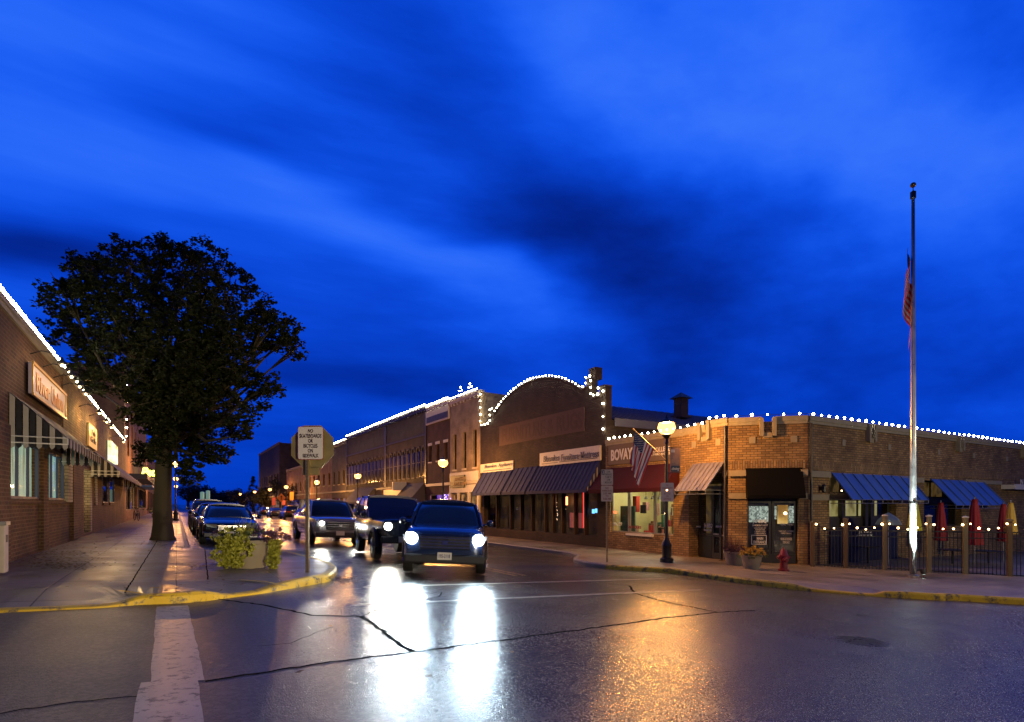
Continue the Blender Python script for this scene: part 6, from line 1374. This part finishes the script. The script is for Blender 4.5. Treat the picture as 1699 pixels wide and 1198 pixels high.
# =================================================================== vehicles
CHROME = mat('chrome_trim', (.6, .6, .62), .15, metal=1, var=0); LENS = mat('clear_lens', (.35, .36, .38), .1, metal=.5, var=0, coat=1); REDL = mat('red_tail_lens', (.25, .01, .01), .2, var=0); PLASTIC = mat('black_bumper_plastic', (.015, .015, .016), .5); PLATE = mat('licence_plate_white', (.6, .58, .52), .5, var=.05)
def loft(mb, secs, m=0):
    n = len(secs[0]); b = len(mb.v); mb.v += [Vector(v) for s in secs for v in s]
    for i in range(len(secs)-1):
        for j in range(n): mb.f.append((b+i*n+j, b+i*n+(j+1) % n, b+(i+1)*n+(j+1) % n, b+(i+1)*n+j)); mb.m.append(m)
    mb.f.append(tuple(b+j for j in range(n))[::-1]); mb.m.append(m); mb.f.append(tuple(b+(len(secs)-1)*n+j for j in range(n))); mb.m.append(m)
def sec(y, zb, zm, zt, w, crown=.03):
    h = [(0, zb), (w*.8, zb), (w*.97, zb+.09), (w, (zb+zm)/2), (w, zm), (w*.955, zt-.04), (w*.86, zt), (w*.45, zt+crown*.8), (0, zt+crown)]
    return [(x, y, z) for x, z in h]+[(-x, y, z) for x, z in h[-2:0:-1]]
def gsec(y, z0, z1, w0, w1):
    h = [(0, z0), (w0, z0), (w0*.985, z0+(z1-z0)*.4), (w1+.02, z1-.05), (w1*.9, z1), (w1*.5, z1+.02), (0, z1+.025)]
    return [(x, y, z) for x, z in h]+[(-x, y, z) for x, z in h[-2:0:-1]]
def car(kind, paint, label, loc, rot, lamps=None, group='cars on the street', hl_r=.09):
    P = {'sedan': dict(L=4.9, body=[(0, .38, .52, .60, .66), (.06, .26, .56, .70, .80), (.3, .2, .6, .80, .90), (.9, .19, .65, .90, .93), (1.45, .19, .7, .95, .935), (2.6, .19, .72, .96, .94), (3.9, .19, .74, .98, .93), (4.55, .22, .74, 1.0, .9), (4.82, .3, .72, .98, .84), (4.9, .4, .66, .88, .78)],
                  cab=[(1.35, .93, .95, .80, .76), (1.75, .93, 1.2, .82, .68), (2.15, .93, 1.38, .83, .62), (2.9, .93, 1.43, .83, .61), (3.5, .93, 1.38, .82, .61), (4.0, .95, 1.2, .8, .62), (4.35, .97, 1.02, .76, .68)], roof=(2.15, 3.5, 1.40, .6), wr=.33, ax=(.92, 3.85), hlz=.66, grz=(.42, .68), grw=.42),
         'suv': dict(L=4.75, body=[(0, .42, .62, .78, .72), (.06, .32, .66, .92, .84), (.25, .27, .7, 1.02, .91), (.8, .26, .75, 1.08, .93), (1.3, .26, .8, 1.12, .94), (2.6, .26, .82, 1.13, .95), (4.0, .26, .84, 1.14, .94), (4.6, .32, .84, 1.14, .91), (4.75, .45, .8, 1.08, .86)],
                  cab=[(1.2, 1.08, 1.1, .84, .80), (1.6, 1.1, 1.4, .85, .74), (1.95, 1.1, 1.62, .86, .69), (2.8, 1.1, 1.68, .86, .68), (4.0, 1.1, 1.66, .85, .67), (4.45, 1.1, 1.58, .82, .66), (4.68, 1.1, 1.15, .8, .72)], roof=(1.95, 4.45, 1.64, .68), wr=.37, ax=(.9, 3.75), hlz=.84, grz=(.62, .9), grw=.55),
         'pickup': dict(L=5.6, body=[(0, .45, .68, .88, .78), (.08, .36, .72, 1.04, .88), (.4, .3, .76, 1.1, .95), (1.5, .3, .8, 1.13, .96), (2.6, .3, .82, 1.14, .97), (3.7, .3, .84, 1.14, .97), (5.4, .34, .84, 1.14, .96), (5.6, .45, .84, 1.1, .93)],
                  cab=[(1.45, 1.1, 1.12, .86, .82), (1.8, 1.1, 1.5, .87, .74), (2.1, 1.1, 1.74, .88, .70), (3.0, 1.1, 1.78, .88, .70), (3.5, 1.1, 1.72, .87, .70), (3.62, 1.1, 1.2, .86, .74)], roof=(2.1, 3.5, 1.74, .69), wr=.39, ax=(1.0, 4.4), hlz=.86, grz=(.62, .95), grw=.52),
         'jeep': dict(L=4.2, body=[(0, .62, .9, 1.14, .56), (.05, .6, .9, 1.16, .62), (.5, .5, .9, 1.18, .66), (1.25, .45, .9, 1.2, .74), (1.45, .42, .9, 1.2, .80), (2.6, .42, .92, 1.2, .80), (4.1, .42, .92, 1.2, .80), (4.2, .5, .92, 1.18, .78)],
                  cab=[(1.42, 1.2, 1.24, .78, .77), (1.62, 1.2, 1.78, .78, .72), (1.8, 1.2, 1.84, .78, .72), (3.0, 1.2, 1.85, .78, .72), (4.0, 1.2, 1.83, .78, .71), (4.14, 1.2, 1.3, .77, .74)], roof=(1.66, 4.0, 1.83, .73), wr=.40, ax=(.62, 3.45), hlz=.98, grz=(.68, 1.12), grw=.40)}[kind]
    t = thing({'sedan': 'parked_car', 'suv': 'suv', 'pickup': 'pickup_truck', 'jeep': 'off_road_vehicle'}[kind], label, {'sedan': 'car', 'suv': 'car', 'pickup': 'truck', 'jeep': 'car'}[kind], loc, rot, group)
    mb = MB(); loft(mb, [sec(*s) for s in P['body']]); b = mb.build('body', paint, t, local=True, smooth='auto')
    sub = b.modifiers.new('sub', 'SUBSURF'); sub.levels = sub.render_levels = 1
    mb = MB(); loft(mb, [gsec(*s) for s in P['cab']]); cb = mb.build('windows', CARG, t, local=True, smooth='auto')
    y0, y1, zr_, wr_ = P['roof']; mb = MB(); loft(mb, [[(x*wr_, y, z) for x, z in ((-.98, zr_-.05), (-.96, zr_+.0), (-.6, zr_+.055), (0, zr_+.07), (.6, zr_+.055), (.96, zr_), (.98, zr_-.05))] for y, zr_ in ((y0, zr_), ((y0+y1)/2, zr_+.02), (y1, zr_-.02))]); mb.build('roof', paint, t, local=True, smooth='auto')
    mb = MB(); c0, c1, cN, cM = P['cab'][0], P['cab'][2], P['cab'][-1], P['cab'][-3]
    for s in (-1, 1):
        mb.tube([(s*c0[3], c0[0], c0[1]), (s*(c0[3]+c1[4])/2*1.02, (c0[0]+c1[0])/2, (c0[2]+c1[2])/2+.02), (s*c1[4], c1[0], c1[2]-.02)], .035, 6); mb.tube([(s*cM[4], cM[0], cM[2]-.02), (s*cN[3], cN[0], cN[1])], .04, 6)
        ym_ = (c1[0]+cM[0])/2; mb.tube([(s*(c1[4]+.0), ym_, c1[2]-.02), (s*c1[3]*1.005, ym_+.05, c1[1])], .03, 6)
    mb.build('pillar', paint, t, local=True)
    w_ = P['body'][3][4]
    for ax in P['ax']:
        for s in (-1, 1):
            m = MB(); r = P['wr']; m.lathe((s*(w_-.20), ax, r), [(r*.62, 0), (r*.96, .0), (r, .03), (r, .17), (r*.96, .21), (r*.66, .215)], 22, axis=(s, 0, 0)); wh = m.build('wheel', TY, t, local=True, smooth='auto')
            m = MB(); m.lathe((s*(w_+.0), ax, r), [(r*.62, 0), (r*.62, .016), (r*.5, .005), (.05, .012)], 16, axis=(s, 0, 0))
            for k in range(7): a = k*2*pi/7; m.tube([(s*(w_+.02), ax, r), (s*(w_+.02), ax+r*.58*cos(a), r+r*.58*sin(a))], .02, 4)
            m.build('rim', CHROME, wh, local=True)
            m = MB(); m.tube([(s*(w_+.004), ax+(r+.06)*cos(a), r+(r+.06)*sin(a)) for a in [k*pi/10 for k in range(11)]], .035 if kind != 'jeep' else .07, 6); m.build('wheel_arch', PLASTIC, t, local=True)
    g0, g1 = P['grz']; gw = P['grw']; m = MB(); yf = .0
    f0 = -.02
    m.box(-gw, gw, f0, .12, g0, g1); gr = m.build('grille', BLACKP, t, local=True, bevel=.01)
    m = MB()
    if kind in ('sedan',):
        for k in range(22): x = -gw+.02+k*(2*gw-.04)/21; m.box(x-.008, x+.008, f0-.015, f0-.001, g0+.02, g1-.02)
        m.box(-gw-.02, gw+.02, f0-.02, f0-.002, g1-.018, g1+.015)
    elif kind == 'jeep':
        for k in range(6): x = -.3+k*.12; m.box(x-.03, x+.03, f0-.015, f0-.001, g0+.05, g1-.05)
    else:
        for k in range(4): z = g0+.04+k*(g1-g0-.08)/3; m.box(-gw, gw, f0-.015, f0-.001, z-.012, z+.012)
        m.box(-.06, .06, f0-.022, f0-.016, (g0+g1)/2-.05, (g0+g1)/2+.05)
    m.build('grille_bars', CHROME if kind != 'jeep' else paint, gr, local=True)
    m = MB(); bw = P['body'][2][4]*.96; z_ = P['body'][0][1]-.02; m.box(-bw, bw, -.06 if kind in ('jeep', 'pickup') else -.03, .10, z_-.10, z_+.10); m.build('bumper', PLASTIC if kind != 'sedan' else paint, t, local=True, bevel=.04)
    hx = gw+.17
    for s in (-1, 1):
        m = MB()
        if kind == 'jeep': m.lathe((s*.47, -.03, P['hlz']), [(.11, 0), (.11, -.05)], 18, axis=(0, 1, 0))
        else: m.prism([(s*(hx-.13), -.0, P['hlz']-.06), (s*(hx+.17), .10, P['hlz']-.02), (s*(hx+.2), .12, P['hlz']+.07), (s*(hx-.13), .0, P['hlz']+.06)], (0, -.03, 0))
        h = m.build('headlight', LENS, t, local=True)
        if lamps is not None:
            m = MB(); xx = .47 if kind == 'jeep' else hx; m.lathe((s*xx, -.085 if kind == 'jeep' else -.035, P['hlz']), [(hl_r, 0), (hl_r*.96, -.012), (hl_r*.5, -.02)], 18, axis=(0, 1, 0)); m.build('lamp', lamps, h, local=True)
            ar = bpy.data.lights.new('headlamp_light', 'AREA'); ar.shape = 'DISK'; ar.size = hl_r*2; Lr, ar.color = (340, (.66, .87, 1.0)) if lamps is HEADL else (320, (1, .95, .80)); ar.energy = Lr*pi*pi*hl_r*hl_r; ar.spread = radians(125)
            lo = bpy.data.objects.new('headlamp_light', ar); COL.objects.link(lo); lo.parent = h; lo.location = (s*xx, -.12, P['hlz']); lo.rotation_euler = (-pi/2, 0, 0)
        m = MB(); z_ = c0[1]+.08; m.ball((s*(w_+.13), c0[0]+.35, z_), .085, 10); m.tube([(s*(w_-.08), c0[0]+.35, z_-.05), (s*(w_+.1), c0[0]+.35, z_-.02)], .02, 5); m.build('mirror', paint, t, local=True, smooth=True)
        m = MB(); L_ = P['L']; zz = P['body'][-2][3]-.16; m.box(s*.55-.18 if s > 0 else -.73, .73 if s > 0 else -.55+.18, L_-.1, L_+.015, zz-.09, zz+.06); m.build('tail_light', REDL, t, local=True)
    m = MB(); z_ = P['body'][0][1]+.05 if kind != 'jeep' else .62; m.box(-.155, .155, -.075 if kind in ('jeep', 'pickup') else -.045, -.03, z_-.08, z_+.08); pl = m.build('licence_plate', PLATE, t, local=True)
    text('195-2118', (-.12, -.078 if kind in ('jeep', 'pickup') else -.047, z_-.04), (1, 0, 0), .24, .08, BLUEINK, pl, thick=.002) if kind == 'suv' and lamps is not None else None
    m = MB(); m.box(-.155, .155, P['L']+.0, P['L']+.02, .62, .76); m.build('licence_plate', PLATE, t, local=True)
    return t
# text() on rotated parent needs local coordinates: W of local parts is zero, so it lands correctly
def cp(n, c, metal=.5): return mat(n, c, .22, metal=metal, var=0, coat=1)
sl = lambda x: rz(x)
slope = math.atan(.047)
def place(o, x, y):
    o.location = (x, y, rz(x)); o.rotation_euler = (0, slope*cos(o.rotation_euler[2]), o.rotation_euler[2])
NAVYP = cp('dark_navy_paint', (.012, .014, .03)); SILV = cp('silver_paint', (.35, .35, .36)); BLKP = cp('black_car_paint', (.008, .008, .01)); GRAYP = cp('grey_car_paint', (.08, .08, .09)); WHP = cp('white_car_paint', (.5, .5, .5), 0); BLP = cp('blue_car_paint', (.02, .035, .09)); REDP = cp('dark_red_paint', (.12, .01, .01))
c = car('sedan', NAVYP, 'dark sedan with a slatted chrome grille, nearest of the parked cars at the left kerb', (1.62, 21.8, 0), 0, group='cars parked along the left kerb'); place(c, 1.62, 21.8)
c = car('sedan', BLKP, 'second parked car at the left kerb, a black sedan behind the chrome grille one', (1.55, 28.3, 0), 0, group='cars parked along the left kerb'); place(c, 1.55, 28.3)
c = car('suv', GRAYP, 'grey suv, third in the line of cars parked at the left kerb', (1.55, 35.2, 0), 0, group='cars parked along the left kerb'); place(c, 1.55, 35.2)
# moving cars with lit headlights
cc = at(736, 12.3); c = car('suv', BLP, 'dark blue suv with blazing blue white headlights coming into the junction', (cc.x, cc.y, 0), -TH+.10, HEADL, 'cars driving towards the camera', .13); place(c, cc.x, cc.y)
cc = at(668, 16.0); c = car('jeep', GRAYP, 'boxy off road vehicle with round bright headlights right behind the blue suv', (cc.x, cc.y, 0), -.12, HEADW, 'cars driving towards the camera', .11); place(c, cc.x, cc.y)
cc = at(563, 21.6); c = car('pickup', SILV, 'silver pickup with lit headlights, last of the oncoming cars', (cc.x, cc.y, 0), -.02, HEADW, 'cars driving towards the camera', .08); place(c, cc.x, cc.y)
# cars parked on the right, tails to the camera
rights = [('suv', GRAYP, 36.5, 'grey suv parked at the right kerb before the cream building'), ('pickup', NAVYP, 44, 'dark pickup parked at the right kerb before the arched windows'), ('sedan', WHP, 51.5, 'pale sedan parked at the right kerb right of the sign post'), ('suv', BLKP, 58.5, 'black suv parked at the right kerb just behind the sign post'), ('sedan', REDP, 67, 'dark red sedan parked farther along the right kerb'), ('suv', BLKP, 76, 'black suv far along the right kerb under the diamond sign'), ('sedan', GRAYP, 88, 'small grey sedan near the far end of the right kerb'), ('sedan', BLKP, 99, 'farthest black sedan on the right kerb')]
for kind, pm, y, lb in rights:
    c = car(kind, pm, lb, (12.0, y, 0), pi, group='cars parked along the right kerb'); place(c, 12.0, y)
# unseen car added behind the photographer, its beams aimed at sign post and planter
c = clone(bpy.data.objects['parked_car'], (6.4, -5.0, rz(6.4)), pi, 'dark sedan added unseen behind the camera to beam light at the sign post', 'cars added out of view for their light')
for s_ in (-1, 1):
    l = bpy.data.lights.new('added_sign_beam', 'SPOT'); lo = bpy.data.objects.new('added_sign_beam', l); COL.objects.link(lo); l.energy = 5200; l.color = (1, .80, .48); l.spot_size = radians(44); l.spot_blend = 1; l.shadow_soft_size = .08
    lo.parent = c; lo.location = (s_*.6, -.12, .68)
    wpos = Vector((6.4, -5.0, rz(6.4)))+Vector((-s_*.6, .12, .68)); dv = Vector((1.4, 11.6, 1.4))-wpos; dv = Vector((-dv.x, -dv.y, dv.z)); lo.rotation_euler = dv.to_track_quat('-Z', 'Y').to_euler()
bpy.context.view_layer.update()
